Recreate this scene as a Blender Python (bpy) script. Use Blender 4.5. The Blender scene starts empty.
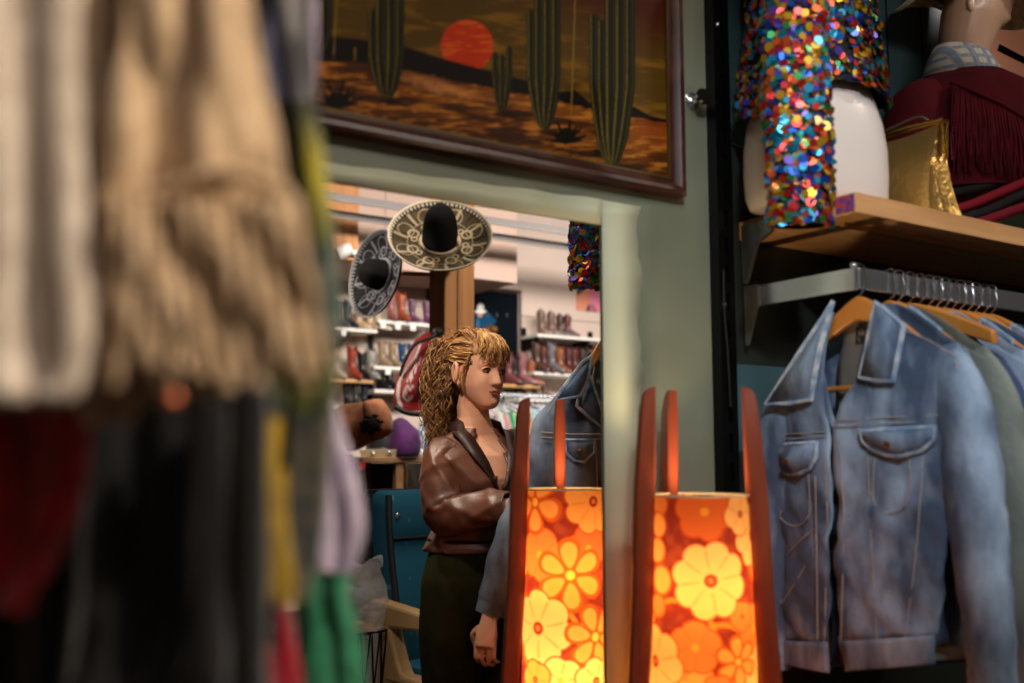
import bpy, math, random
import numpy as np
from mathutils import Vector, Matrix, noise
R_ = math.radians
SC = bpy.context.scene
COL = SC.collection
random.seed(7)
rng = np.random.default_rng(7)

# ------------------------------------------------------------------ camera geometry
# world: X along the shop wall, Y into it, Z up.  Camera stands at CZ height, 1.69 m from the wall.
CZ = 1.27
TH = math.atan(.114)
YAW = -R_(33.16)
CY, SY = math.cos(YAW), math.sin(YAW)
FPX = 1000.0
YW = 1.69          # front wall plane
YB = 8.05          # back wall plane

def ray(px, py):
    u = (px - 512) / FPX; v = (341.5 - py) / FPX
    f = math.cos(TH) - v * math.sin(TH); z = math.sin(TH) + v * math.cos(TH)
    return Vector((CY * u - SY * f, SY * u + CY * f, z)), f
def atY(px, py, Y):
    d, f = ray(px, py); t = Y / d.y
    return Vector((0, 0, CZ)) + d * t
def atX(px, py, X):
    d, f = ray(px, py); t = X / d.x
    return Vector((0, 0, CZ)) + d * t
def atD(px, py, D):
    d, f = ray(px, py); t = D / f
    return Vector((0, 0, CZ)) + d * t
def cam2w(r, f, z):      # metres right of / ahead of the camera
    return Vector((CY * r - SY * f, SY * r + CY * f, z))

cam = bpy.data.objects.new('camera', bpy.data.cameras.new('camera'))
COL.objects.link(cam)
cam.location = (0, 0, CZ)
cam.rotation_euler = (R_(90) + TH, 0, YAW)
cam.data.sensor_width = 36; cam.data.lens = 36 * FPX / 1024
cam.data.clip_start = .02
cam.data.dof.use_dof = True
cam.data.dof.focus_distance = 3.25
cam.data.dof.aperture_fstop = 1.9
SC.camera = cam

# ------------------------------------------------------------------ colour / materials
def lin(c):
    c = c / 255.0
    return c / 12.92 if c <= .04045 else ((c + .055) / 1.055) ** 2.4
def rgb(c): return (lin(c[0]), lin(c[1]), lin(c[2]), 1)
def npl(c): return np.array([lin(x) for x in c])
MATS = {}
def M(name, col=(128,128,128), rough=.5, metal=0, var=None, bump=None, attr=None, emit=None, col2=None,
      trans=0, sheen=0, coat=0, wave=None, spec=None, alpha=None, transl=0):
    if name in MATS: return MATS[name]
    m = bpy.data.materials.new(name); m.use_nodes = True
    nt = m.node_tree; n = nt.nodes; L = nt.links
    b = n['Principled BSDF']
    b.inputs['Roughness'].default_value = rough; b.inputs['Metallic'].default_value = metal
    b.inputs['Base Color'].default_value = rgb(col)
    if spec is not None: b.inputs['Specular IOR Level'].default_value = spec
    if trans: b.inputs['Transmission Weight'].default_value = trans
    if alpha is not None: b.inputs['Alpha'].default_value = alpha
    if sheen: b.inputs['Sheen Weight'].default_value = sheen; b.inputs['Sheen Roughness'].default_value = .4
    if coat: b.inputs['Coat Weight'].default_value = coat; b.inputs['Coat Roughness'].default_value = .1
    tc = n.new('ShaderNodeTexCoord'); src = tc.outputs['Object']
    csock = None
    if attr:
        a = n.new('ShaderNodeAttribute'); a.attribute_name = attr; csock = a.outputs['Color']
    if var:      # var = (scale, detail, low, high) noise between col and col2
        t = n.new('ShaderNodeTexNoise'); t.inputs['Scale'].default_value = var[0]; t.inputs['Detail'].default_value = var[1]
        sv = src
        if len(var) > 4:
            mp = n.new('ShaderNodeMapping'); mp.inputs['Scale'].default_value = var[4]; L.new(src, mp.inputs['Vector']); sv = mp.outputs['Vector']
        L.new(sv, t.inputs['Vector'])
        mr = n.new('ShaderNodeMapRange'); mr.inputs['From Min'].default_value = var[2]; mr.inputs['From Max'].default_value = var[3]
        L.new(t.outputs['Fac'], mr.inputs['Value'])
        mx = n.new('ShaderNodeMix'); mx.data_type = 'RGBA'
        L.new(mr.outputs['Result'], mx.inputs['Factor'])
        if csock: L.new(csock, mx.inputs['A'])
        else: mx.inputs['A'].default_value = rgb(col)
        mx.inputs['B'].default_value = rgb(col2 or col)
        csock = mx.outputs['Result']
    if wave:     # wave = (scale, axis, strength) bump of ribs
        w = n.new('ShaderNodeTexWave'); w.inputs['Scale'].default_value = wave[0]; w.bands_direction = wave[1]
        w.inputs['Distortion'].default_value = wave[3] if len(wave) > 3 else .5
        L.new(src, w.inputs['Vector'])
        bp = n.new('ShaderNodeBump'); bp.inputs['Strength'].default_value = wave[2]; bp.inputs['Distance'].default_value = .004
        L.new(w.outputs['Fac'], bp.inputs['Height']); L.new(bp.outputs['Normal'], b.inputs['Normal'])
    if bump:
        t = n.new('ShaderNodeTexNoise'); t.inputs['Scale'].default_value = bump[0]; t.inputs['Detail'].default_value = 5
        L.new(src, t.inputs['Vector'])
        bp = n.new('ShaderNodeBump'); bp.inputs['Strength'].default_value = bump[1]; bp.inputs['Distance'].default_value = bump[2] if len(bump) > 2 else .003
        L.new(t.outputs['Fac'], bp.inputs['Height']); L.new(bp.outputs['Normal'], b.inputs['Normal'])
    if csock: L.new(csock, b.inputs['Base Color'])
    if transl:
        tr = n.new('ShaderNodeBsdfTranslucent'); mixs = n.new('ShaderNodeMixShader'); mixs.inputs[0].default_value = transl
        if csock: L.new(csock, tr.inputs['Color'])
        else: tr.inputs['Color'].default_value = rgb(col)
        out = n['Material Output']
        L.new(b.outputs[0], mixs.inputs[1]); L.new(tr.outputs[0], mixs.inputs[2]); L.new(mixs.outputs[0], out.inputs['Surface'])
    if emit:
        b.inputs['Emission Strength'].default_value = emit
        if csock: L.new(csock, b.inputs['Emission Color'])
        else: b.inputs['Emission Color'].default_value = rgb(col)
    MATS[name] = m
    return m

# ------------------------------------------------------------------ mesh builder
def wmat(o):
    m = o.matrix_basis.copy()
    while o.parent:
        o = o.parent; m = o.matrix_basis @ m
    return m
def frame_from(t, up=Vector((0, 0, 1))):
    t = t.normalized()
    if abs(t.dot(up)) > .98: up = Vector((0, 1, 0))
    a = t.cross(up).normalized(); b = a.cross(t).normalized()
    return a, b
class MB:
    def __init__(s): s.v = []; s.f = []; s.m = []; s.c = None
    def add(s, vs, fs, mi=0):
        o = len(s.v); s.v.extend([tuple(v) for v in vs])
        s.f.extend([tuple(i + o for i in f) for f in fs]); s.m.extend([mi] * len(fs)); return o
    def box(s, lo, hi, mi=0, M4=None):
        x0,y0,z0 = lo; x1,y1,z1 = hi
        vs = [Vector(p) for p in ((x0,y0,z0),(x1,y0,z0),(x1,y1,z0),(x0,y1,z0),(x0,y0,z1),(x1,y0,z1),(x1,y1,z1),(x0,y1,z1))]
        if M4: vs = [M4 @ v for v in vs]
        s.add(vs, [(0,3,2,1),(4,5,6,7),(0,1,5,4),(1,2,6,5),(2,3,7,6),(3,0,4,7)], mi)
    def loft(s, rings, mi=0, caps=(True, True), closed=True):
        n = len(rings[0]); vs = [p for r in rings for p in r]; fs = []
        for i in range(len(rings) - 1):
            for j in range(n if closed else n - 1):
                k = (j + 1) % n
                fs.append((i*n+j, i*n+k, (i+1)*n+k, (i+1)*n+j))
        if caps[0]: fs.append(tuple(range(n - 1, -1, -1)))
        if caps[1]: fs.append(tuple((len(rings)-1)*n + j for j in range(n)))
        s.add(vs, fs, mi)
    def tube(s, pts, r, n=8, mi=0, caps=(True, True), flat=1.0, up=Vector((0,0,1))):
        pts = [Vector(p) for p in pts]; N = len(pts)
        rs = r if isinstance(r, (list, tuple)) else [r] * N
        rings = []; a = None
        for i, p in enumerate(pts):
            t = (pts[min(i+1, N-1)] - pts[max(i-1, 0)])
            if t.length < 1e-9: t = Vector((0,0,1))
            t.normalize()
            if a is None: a, b = frame_from(t, up)
            else:
                a = (a - t * a.dot(t)); a = a.normalized() if a.length > 1e-6 else frame_from(t, up)[0]
                b = a.cross(t)
            rings.append([p + a * (math.cos(2*math.pi*j/n) * rs[i]) + b * (math.sin(2*math.pi*j/n) * rs[i] * flat) for j in range(n)])
        s.loft(rings, mi, caps)
    def lathe(s, prof, n=24, M4=None, mi=0, sx=1, sy=1, caps=(False, False)):
        rings = []
        for r, z in prof:
            rings.append([(M4 or Matrix()) @ Vector((r*sx*math.cos(2*math.pi*j/n), r*sy*math.sin(2*math.pi*j/n), z)) for j in range(n)])
        s.loft(rings, mi, caps)
    def sphere(s, c, r, mi=0, nu=16, nv=10, M3=None):
        c = Vector(c); r = (r, r, r) if not isinstance(r, (tuple, list)) else r
        rings = []
        for i in range(nv + 1):
            a = math.pi * (i / nv) ; a = min(max(a, .04), math.pi - .04)
            ring = []
            for j in range(nu):
                p = Vector((r[0]*math.sin(a)*math.cos(2*math.pi*j/nu), r[1]*math.sin(a)*math.sin(2*math.pi*j/nu), -r[2]*math.cos(a)))
                ring.append(c + (M3 @ p if M3 else p))
            rings.append(ring)
        s.loft(rings, mi)
    def grid(s, fn, nu, nv, mi=0, skip=None):
        vs = [fn(i/nu, j/nv) for j in range(nv+1) for i in range(nu+1)]
        fs = [(j*(nu+1)+i, j*(nu+1)+i+1, (j+1)*(nu+1)+i+1, (j+1)*(nu+1)+i) for j in range(nv) for i in range(nu)
              if not (skip and skip((i+.5)/nu, (j+.5)/nv))]
        return s.add(vs, fs, mi)
    def prism(s, poly, d, mi=0):      # poly: 3-D points of a planar outline, d: extrusion vector
        d = Vector(d); n = len(poly); P = [Vector(p) for p in poly]
        vs = P + [p + d for p in P]
        fs = [tuple(range(n-1, -1, -1)), tuple(range(n, 2*n))] + [(i, (i+1) % n, n+(i+1) % n, n+i) for i in range(n)]
        s.add(vs, fs, mi)
    def disc(s, c, nrm, r, n=8, mi=0):
        a, b = frame_from(Vector(nrm)); c = Vector(c)
        s.add([c + a*(r*math.cos(2*math.pi*j/n)) + b*(r*math.sin(2*math.pi*j/n)) for j in range(n)], [tuple(range(n))], mi)
    def build(s, name, mats, parent=None, local=False, smooth=40, sub=0, solid=0, bevel=0, cols=None, off=-1):
        if not isinstance(mats, (list, tuple)): mats = [mats]
        vs = s.v
        if parent is not None and not local:
            inv = wmat(parent).inverted(); vs = [tuple(inv @ Vector(v)) for v in vs]
        me = bpy.data.meshes.new(name); me.from_pydata(vs, [], s.f)
        me.polygons.foreach_set('material_index', s.m)
        for m in mats: me.materials.append(m)
        if cols is not None:
            at = me.color_attributes.new('Col', 'FLOAT_COLOR', 'POINT')
            arr = np.ones((len(vs), 4), dtype=np.float32); arr[:, :3] = cols
            at.data.foreach_set('color', arr.ravel())
        me.validate(); me.update()
        if smooth:
            me.shade_smooth()
            if smooth < 180: me.set_sharp_from_angle(angle=R_(smooth))
        o = bpy.data.objects.new(name, me); COL.objects.link(o)
        if parent is not None: o.parent = parent
        if bevel:
            b = o.modifiers.new('bevel', 'BEVEL'); b.width = bevel; b.segments = 2; b.limit_method = 'ANGLE'
        if solid:
            q = o.modifiers.new('solid', 'SOLIDIFY'); q.thickness = solid; q.offset = off
        if sub:
            q = o.modifiers.new('sub', 'SUBSURF'); q.levels = sub; q.render_levels = sub
        return o
def bake(o):
    dg = bpy.context.evaluated_depsgraph_get(); dg.update()
    me = bpy.data.meshes.new_from_object(o.evaluated_get(dg), depsgraph=dg)
    o.modifiers.clear(); o.data = me; me.shade_smooth()
    return o
def tag(o, label, cat, group=None, kind=None):
    o['label'] = label; o['category'] = cat
    if group: o['group'] = group
    if kind: o['kind'] = kind
    return o
def thing(name, label, cat, loc=(0,0,0), rotz=0, group=None):
    o = bpy.data.objects.new(name, None); COL.objects.link(o); o.empty_display_size = .1
    o.location = loc; o.rotation_euler = (0, 0, rotz)
    return tag(o, label, cat, group)
def struct(o): o['kind'] = 'structure'; return o
def dup(root, loc, rotz=None, label=None, group=None):
    r = root.copy(); COL.objects.link(r); r.location = loc
    if rotz is not None: r.rotation_euler = (0, 0, rotz)
    if label: r['label'] = label
    if group: r['group'] = group
    for ch in list(root.children):
        c = ch.copy(); COL.objects.link(c); c.parent = r
        for g in list(ch.children):
            d = g.copy(); COL.objects.link(d); d.parent = c
    return r
def recolor(o, mp):      # object-level materials, so copies may share one mesh
    for x in [o] + list(o.children_recursive):
        if x.type != 'MESH': continue
        for sl in x.material_slots:
            if sl.material is None: continue
            for k_, m in mp.items():
                if sl.material.name == k_ or (k_.endswith('_') and sl.material.name.startswith(k_)):
                    sl.link = 'OBJECT'; sl.material = m; break
def smoothstep(a, b, x):
    t = np.clip((x - a) / (b - a), 0, 1); return t*t*(3-2*t)
def vnoise(x, y, seed=0):          # cheap numpy value noise
    xi = np.floor(x).astype(np.int64); yi = np.floor(y).astype(np.int64); xf = x-xi; yf = y-yi
    def h(a, b):
        n = (a*374761393 + b*668265263 + seed*1274126177) & 0x7fffffff
        n = ((n ^ (n >> 13)) * 1274126177) & 0x7fffffff
        return ((n ^ (n >> 16)) & 0xffff) / 65535.0
    sx = xf*xf*(3-2*xf); sy = yf*yf*(3-2*yf)
    return (h(xi,yi)*(1-sx)+h(xi+1,yi)*sx)*(1-sy) + (h(xi,yi+1)*(1-sx)+h(xi+1,yi+1)*sx)*sy
def fbm(x, y, seed=0, o=4):
    r = 0; a = .5
    for i in range(o): r = r + a*vnoise(x*2**i, y*2**i, seed+i); a *= .5
    return r / (1-.5**o)
def catmull(P, n=6):
    P = [Vector(p) for p in P]; out = []
    for i in range(len(P)-1):
        p0 = P[max(i-1,0)]; p1 = P[i]; p2 = P[i+1]; p3 = P[min(i+2,len(P)-1)]
        for k in range(n):
            t = k/n
            out.append(.5*((2*p1)+(p2-p0)*t+(2*p0-5*p1+4*p2-p3)*t*t+(3*p1-p0-3*p2+p3)*t**3))
    out.append(P[-1]); return out
def poly_resample(rows, k):        # rows of (left, right) points, smooth between rows
    Ls = catmull([r[0] for r in rows], k); Rs = catmull([r[1] for r in rows], k)
    return list(zip(Ls, Rs))
# ------------------------------------------------------------------ project (authoring aid for flat artwork)
def proj(P):
    P = np.asarray(P, dtype=float); x = P[:,0]; y = P[:,1]; z = P[:,2]-CZ
    r = CY*x + SY*y; f = -SY*x + CY*y
    fz = math.cos(TH)*f + math.sin(TH)*z; uz = -math.sin(TH)*f + math.cos(TH)*z
    return 512 + FPX*r/fz, 341.5 - FPX*uz/fz

# ------------------------------------------------------------------ the shell
m_wall = M('wall_paint', (126,132,114), .42, var=(2.2,4,.35,.7), col2=(110,114,96), bump=(60,.12,.001))
m_wdark = M('dark_panel', (44,50,44), .3, var=(3,3,.35,.7), col2=(36,41,36))
m_teal = M('wall_teal', (70,98,104), .4, var=(4,3,.3,.7), col2=(58,84,90))
m_band = M('lit_band', (196,200,172), .5, var=(3,3,.3,.7), col2=(184,188,160))
m_floor = M('floor_wood', (62,44,32), .5, var=(3,5,.3,.7,(1,8,1)), col2=(40,28,20))
m_white = M('store_wall', (205,188,176), .7, var=(1.2,3,.35,.7), col2=(196,178,166))
m_ceil = M('ceiling_paint', (150,138,126), .8)
m_black = M('black_metal', (14,14,15), .35, .6)
m_chrome = M('chrome', (224,228,236), .2, .92, bump=(30,.08,.002))

OX0, OX1, OZ1 = .40, 1.338, 1.772
ZC = 4.0
b = MB(); b.box((-3,-4,-.05),(10,9,0)); struct(b.build('floor', m_floor, smooth=0))
b = MB(); b.box((-3,-4,ZC),(10,9,ZC+.05)); struct(b.build('ceiling', m_ceil, smooth=0))
b = MB()
th = .008
b.box((-3,YW,0),(OX0,YW+th,ZC)); b.box((OX1,YW,0),(10,YW+th,ZC)); b.box((OX0,YW,OZ1),(OX1,YW+th,ZC)); b.box((OX0,YW,0),(OX1,YW+th,.12))
struct(b.build('wall_front', m_wall, smooth=0))
b = MB(); b.box((-3,YB,0),(10,YB+.05,ZC)); struct(b.build('wall_back', m_white, smooth=0))
b = MB(); b.box((-3.05,-4,0),(-3,9,ZC)); struct(b.build('wall_left', m_white, smooth=0))
b = MB(); b.box((10,-4,0),(10.05,9,ZC)); struct(b.build('wall_right', m_white, smooth=0))
b = MB(); b.box((-3,-4.05,0),(10,-4,ZC)); struct(b.build('wall_rear', m_white, smooth=0))
# lit wall around the opening painted in as a pale band, ragged right edge
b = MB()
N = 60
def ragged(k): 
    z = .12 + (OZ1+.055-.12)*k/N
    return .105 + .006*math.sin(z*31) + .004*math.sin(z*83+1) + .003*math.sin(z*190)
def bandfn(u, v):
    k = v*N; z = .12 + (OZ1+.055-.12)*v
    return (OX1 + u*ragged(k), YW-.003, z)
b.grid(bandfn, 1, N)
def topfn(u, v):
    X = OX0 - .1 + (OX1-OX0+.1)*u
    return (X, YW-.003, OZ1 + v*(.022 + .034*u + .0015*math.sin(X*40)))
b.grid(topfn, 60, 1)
struct(b.build('painted_light_band', m_band, solid=.003))
# dark glossy panel right of the black standard, teal across its middle
zt = atY(760,366,YW).z
b = MB(); b.box((1.70,YW-.006,zt),(3.6,YW,2.02)); struct(b.build('trim_2', m_wdark, smooth=0))
b = MB(); b.box((1.70,YW-.006,1.28),(3.6,YW,zt)); struct(b.build('trim_3', m_teal, smooth=0))
b = MB(); b.box((1.70,YW-.006,.0),(3.6,YW,1.28)); struct(b.build('trim_4', m_wdark, smooth=0))
b = MB(); 
for i in range(12): b.box((1.72+i*.16,YW-.012,2.02),(1.72+i*.16+.15,YW,3.2))
struct(b.build('trim_5', M('teal_board', (52,78,84), .5, var=(3,3,.3,.7), col2=(40,62,68)), smooth=0))

# ------------------------------------------------------------------ desert painting
def painting():
    Yf = YW - .012
    c = atY(669,180,Yf); xr, zb = c.x, c.z
    xl, zt = xr - 1.25, zb + .62
    root = thing('desert_painting', 'large framed painting of tall cacti under a red desert sun', 'painting', ((xl+xr)/2, YW, zb))
    nu, nv = 560, 260
    us = np.linspace(xl, xr, nu+1); vs = np.linspace(zb, zt, nv+1)
    X, Z = np.meshgrid(us, vs); P = np.stack([X.ravel(), np.full(X.size, Yf), Z.ravel()], 1)
    px, py = proj(P)
    n1 = fbm(px/14, py/3.0, 3); n2 = fbm(px/40+py/30, py/7-px/60, 9); n3 = fbm(px/5, py/3, 5)
    def mixc(C, col, m): return C*(1-m[:,None]) + np.asarray(npl(col))[None]*m[:,None]
    C = np.tile(npl((86,60,12)), (len(px),1))
    C = mixc(C, (132,92,20), smoothstep(.5,.75,n2)*.8)
    C = mixc(C, (74,24,8), smoothstep(0,60, (px-470)*.35 - py + 5))
    C = mixc(C, (60,44,10), smoothstep(20,-40,py)*.5)
    st = np.abs((py - 20) - (px-430)*.42); C = mixc(C, (150,105,26), smoothstep(7,0,st)*.5*smoothstep(.35,.6,n1))
    d = np.hypot(px-467, py-46); C = mixc(C, (196,52,16), smoothstep(27,25.5,d))
    C = mixc(C, (224,104,30), smoothstep(27,25,d)*smoothstep(.55,.7,n1)*.6)
    hx = [250,320,350,400,440,490,520,545,560,575,590,620,635,650,690]; hy = [42,36,38,45,58,71,79,85,92,90,103,109,107,116,124]
    hl = np.interp(px, hx, hy); C = mixc(C, (22,12,7), smoothstep(-.8,.8,py-hl))
    gl = np.interp(px, [250,320,360,410,490,540,600,690], [52,58,62,71,88,97,111,127]) + (n3-.5)*4
    g = smoothstep(-1,1.5,py-gl)
    G = np.tile(npl((128,70,16)), (len(px),1))
    G = mixc(G, (188,116,40), smoothstep(.48,.68,n1)); G = mixc(G, (70,36,10), smoothstep(.52,.3,n2))
    G = mixc(G, (206,132,74), smoothstep(34,6,np.abs((py-gl-10)-(px-440)*.05)*2.6+np.abs(px-440)*.45)*(.3+.7*n3))
    G = mixc(G, (46,24,8), smoothstep(28,58,py-gl-(n1-.5)*30)*.75)
    G = mixc(G, (150,66,14), smoothstep(625,650,px)*smoothstep(45,5,py-gl)*.6)
    C = C*(1-g[:,None]) + G*g[:,None]
    def agave(C, cx, cy, r):
        for k in range(15):
            a = math.pi*(k+.5)/15; dx, dy = math.cos(a), -math.sin(a)
            L = r*(.8+.3*math.sin(k*2.3)); t = np.clip(((px-cx)*dx+(py-cy)*dy)/L,0,1)
            dd = np.hypot(px-cx-dx*L*t, py-cy-dy*L*t)
            C = mixc(C, (18,16,7), smoothstep(1.5,.6,dd - 1.2*(1-t)))
        return C
    def cactus(C, cols, base, lo):
        # cols: (x offset top, half width, top y)
        for x0, w, ty in cols:
            t = np.clip((base[1]-py)/(base[1]-lo), 0, 1)
            cx = base[0] + (x0-base[0])*np.minimum(1, t*1.0)**.45
            ww = w*np.clip(.55+t*1.2, 0, 1)
            q = (px-cx)/ww
            inside = smoothstep(1.12,.92,np.abs(q))*smoothstep(-.6,.6,base[1]-py)*smoothstep(-.6,.6,py-ty-2*(q*q))
            C = mixc(C, (26,27,11), inside)
            C = mixc(C, (134,112,40), inside*smoothstep(.22,.06,np.abs(q+.62))*.75*(.5+.5*n3))
            C = mixc(C, (70,64,24), inside*smoothstep(.18,.04,np.abs(q-.5))*.7)
        sh = smoothstep(1,.6,np.hypot((px-base[0]-14)/26,(py-base[1]-3)/5)); return mixc(C, (24,13,6), sh*.8)
    def stalk(C, x, y0, y1, lean=0):
        xx = x + (y1-py)*lean; return mixc(C, (140,112,36), smoothstep(1.1,.4,np.abs(px-xx))*smoothstep(y0-1,y0,py)*smoothstep(y1+1,y1,py)*.8)
    C = stalk(C, 333, -60, 66, .06); C = stalk(C, 571, -60, 118, .035); C = stalk(C, 355, 48, 60, 0)
    C = agave(C, 338, 106, 24); C = agave(C, 268, 100, 20)
    C = cactus(C, [(315,8,-60),(326,6,-60)], (316,55), 30)
    C = cactus(C, [(373,5,10),(381,6,-60),(392,6,-60),(400,4,-60)], (388,98), 55)
    C = cactus(C, [(495,3,52),(502,3.4,54),(509,3,46)], (502,111), 75)
    C = cactus(C, [(531,4.2,10),(539,5,-60),(548,5.5,-60),(556,4.5,-20)], (545,129), 75)
    C = agave(C, 566, 142, 20); C = agave(C, 604, 156, 12)
    C = cactus(C, [(594,4.8,14),(602,5,20),(611,6.5,-60),(621,6.5,-60),(630,5,-10)], (612,165), 85)
    C = np.clip(C*.98,0,1)
    fb = MB(); fb.v = [tuple(p) for p in P]; W = nu+1
    fb.f = [(j*W+i, j*W+i+1, (j+1)*W+i+1, (j+1)*W+i) for j in range(nv) for i in range(nu)]; fb.m = [0]*len(fb.f)
    fb.build('canvas', M('oil_paint', (90,60,20), .6, attr='Col', bump=(120,.15,.001), spec=.12), root, cols=C)
    # frame: stepped profile swept round the canvas
    prof = [(0,0.0),(0.0,-.006),(.006,-.006),(.010,-.012),(.020,-.022),(.030,-.024),(.036,-.018),(.038,.012)]
    f = MB()
    cs = [(xl,zb,-1,-1),(xr,zb,1,-1),(xr,zt,1,1),(xl,zt,-1,1),(xl,zb,-1,-1)]
    rings = [[(x+sx*w, Yf-.001+d, z+sz*w) for w, d in prof] for x,z,sx,sz in cs]
    f.loft(rings, 0, (False, False), closed=False)
    f.build('frame', M('frame_wood', (78,40,28), .32, var=(14,4,.3,.7), col2=(46,22,16)), root, smooth=25)
    g = MB(); rings = [[(x-sx*w, Yf-.002+d, z-sz*w) for w, d in [(0,0),(.0,-.006),(.005,-.006),(.006,0)]] for x,z,sx,sz in cs]
    g.loft(rings, 0, (False, False), closed=False)
    g.build('gilt_slip', M('dull_gilt', (96,72,34), .4, .4), root, smooth=20)
painting()

# ------------------------------------------------------------------ black slotted standard, hook, shelf, rail
def standard():
    root = thing('shelf_standard', 'tall black slotted steel shelf standard on the green wall', 'shelf support', (1.685, YW, 0))
    x0 = atY(708,40,YW-.02).x; x1 = x0 + .043
    x0, x1 = 1.662, 1.712
    m = MB(); m.box((x0,YW-.03,0),(x0+.02,YW,ZC)); m.box((x0+.032,YW-.03,0),(x1,YW,ZC)); m.box((x0+.02,YW-.018,0),(x0+.032,YW,ZC))
    for k in range(60): m.box((x0+.02,YW-.03,k*.066),(x0+.032,YW-.016,k*.066+.022))
    m.build('slotted_channel', m_black, root, smooth=0)
    for z in (1.62, 1.18, 2.3):
        s = MB(); s.sphere((x0+.012,YW-.032,z), (.006,.004,.006)); s.build('screw', m_chrome, root)
    c = MB(); c.tube(catmull([(x0+.01,YW-.034,1.7),(x0+.006,YW-.038,1.6),(x0+.016,YW-.036,1.5),(x0+.022,YW-.034,1.38)],5), .0025, 6); c.build('cable', M('cable_black',(20,20,20),.5), root)
standard()
p = atY(697,99,YW-.02)
root = thing('wall_hook', 'round chrome coat peg fixed to the green wall beside the painting', 'hook', (p.x, YW, p.z))
m = MB(); A = Matrix.Translation((p.x,YW,p.z)) @ Matrix.Rotation(R_(90),4,'X')
m.lathe([(.0,0),(.022,0),(.022,.004),(.014,.006),(.008,.012),(.008,.03)], 20, A); m.build('stem', m_chrome, root)
m = MB(); m.lathe([(.008,.03),(.017,.033),(.02,.04),(.017,.046),(.0,.046)], 20, A); m.build('knob', M('knob_dark',(60,56,52),.25,.8), root)

SX0 = 1.755; SY0 = 1.345; SZ = atX(750,228,SX0+.01).z
zb1 = atY(747,233,YW-.01); 
SHZ0 = 1.785; SHZ1 = 1.83
root = thing('wall_shelf', 'thick pale wooden shelf board above the row of denim jackets', 'shelf', (2.6, YW, SHZ0))
m = MB(); m.box((SX0,SY0,SHZ0),(3.5,YW-.006,SHZ1)); m.build('board', M('shelf_wood',(214,164,112),.45,var=(6,5,.3,.7,(.6,6,6)),col2=(190,138,88)), root, smooth=0, bevel=.002)
m = MB(); m.box((SX0-.003,SY0+.004,SHZ0+.006),(SX0,SY0+.05,SHZ1-.004)); t = m.build('shelf_tag', M('tag_multi',(40,70,150),.4,var=(90,2,.4,.6),col2=(190,60,70)), root, smooth=0); t['label'] = 'small blue and red sticker'
m = MB(); m.box((SX0+.05,SY0+.07,SHZ0-.010),(3.5,SY0+.082,SHZ0)); m.build('metal_edge', M('brass_edge',(210,170,110),.3,.8), root, smooth=0)
m = MB()
m.prism([(1.738,YW-.03,SHZ0+.03),(1.738,YW-.03,SHZ0-.11),(1.738,YW-.038,SHZ0-.11),(1.738,YW-.075,SHZ0-.02),(1.738,YW-.12,SHZ0+.0),(1.738,YW-.12,SHZ0+.03)], (.012,0,0)); m.build('bracket', M('clear_bracket',(120,128,126),.25,.7), root, smooth=0)

RZ = 1.668; RY = 1.362
root = thing('hanging_rail', 'chrome hanging rail carrying the denim jackets under the shelf', 'clothes rail', (1.75, YW, RZ))
m = MB(); m.box((1.765,RY-.010,RZ-.046),(3.4,RY+.004,RZ)); m.build('rail', m_chrome, root, smooth=0, bevel=.002)
m = MB(); m.box((1.748,RY-.010,RZ-.050),(1.758,YW-.03,RZ-.002)); m.build('arm', m_chrome, root, smooth=0, bevel=.001)
m = MB(); m.prism([(1.742,YW-.03,RZ),(1.742,YW-.03,RZ-.14),(1.742,YW-.038,RZ-.14),(1.742,YW-.070,RZ-.05),(1.742,YW-.070,RZ)], (.006,0,0)); m.build('gusset', M('gusset_steel',(150,150,146),.3,.8), root, smooth=0)
m = MB(); m.sphere((1.757,RY-.003,RZ+.004),.008); m.build('end_stud', m_chrome, root)

# ------------------------------------------------------------------ rocket lamps
def flowers_right():
    Y1=(250,190,112); Y2=(244,162,78); O1=(232,128,62); O2=(218,104,50)
    return [(697+300,600,36,6,Y2,0,0),
        (702,512,30,6,O2,.3,2),(650,505,13,1,O1,0,3),(648,527,13,1,Y2,0,3),(646,553,13,1,Y2,0,3),(652,583,15,1,Y2,0,3),(646,610,12,1,O1,0,3),
        (744,515,22,5,Y1,.2,0),(690,648,27,5,O1,.9,2),(742,618,16,5,O1,.2,0),
        (735,663,24,6,Y2,.1,1),(706.7,581,40,8,Y1,.15,0),(640,668,38,7,Y1,.3,0),(712,690,16,5,O1,.4,2)]
def flowers_left():
    Y1=(250,192,116); Y2=(244,162,78); O1=(232,128,62); O2=(222,108,54)
    return [(590,549,24,6,O2,.3,2),(537,556,28,5,O1,.6,2),(597,502,33,8,Y2,.1,0),(530,503,29,5,Y2,.3,1),
        (570.4,575.4,33,6,Y2,.05,1),(534.6,630,39,7,Y1,.25,0),(597.5,638,30,6,Y2,.3,1),(560,680,24,5,Y1,.1,2),(531,682,20,5,Y2,0,0),(598,682,24,6,Y1,.2,0)]
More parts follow.
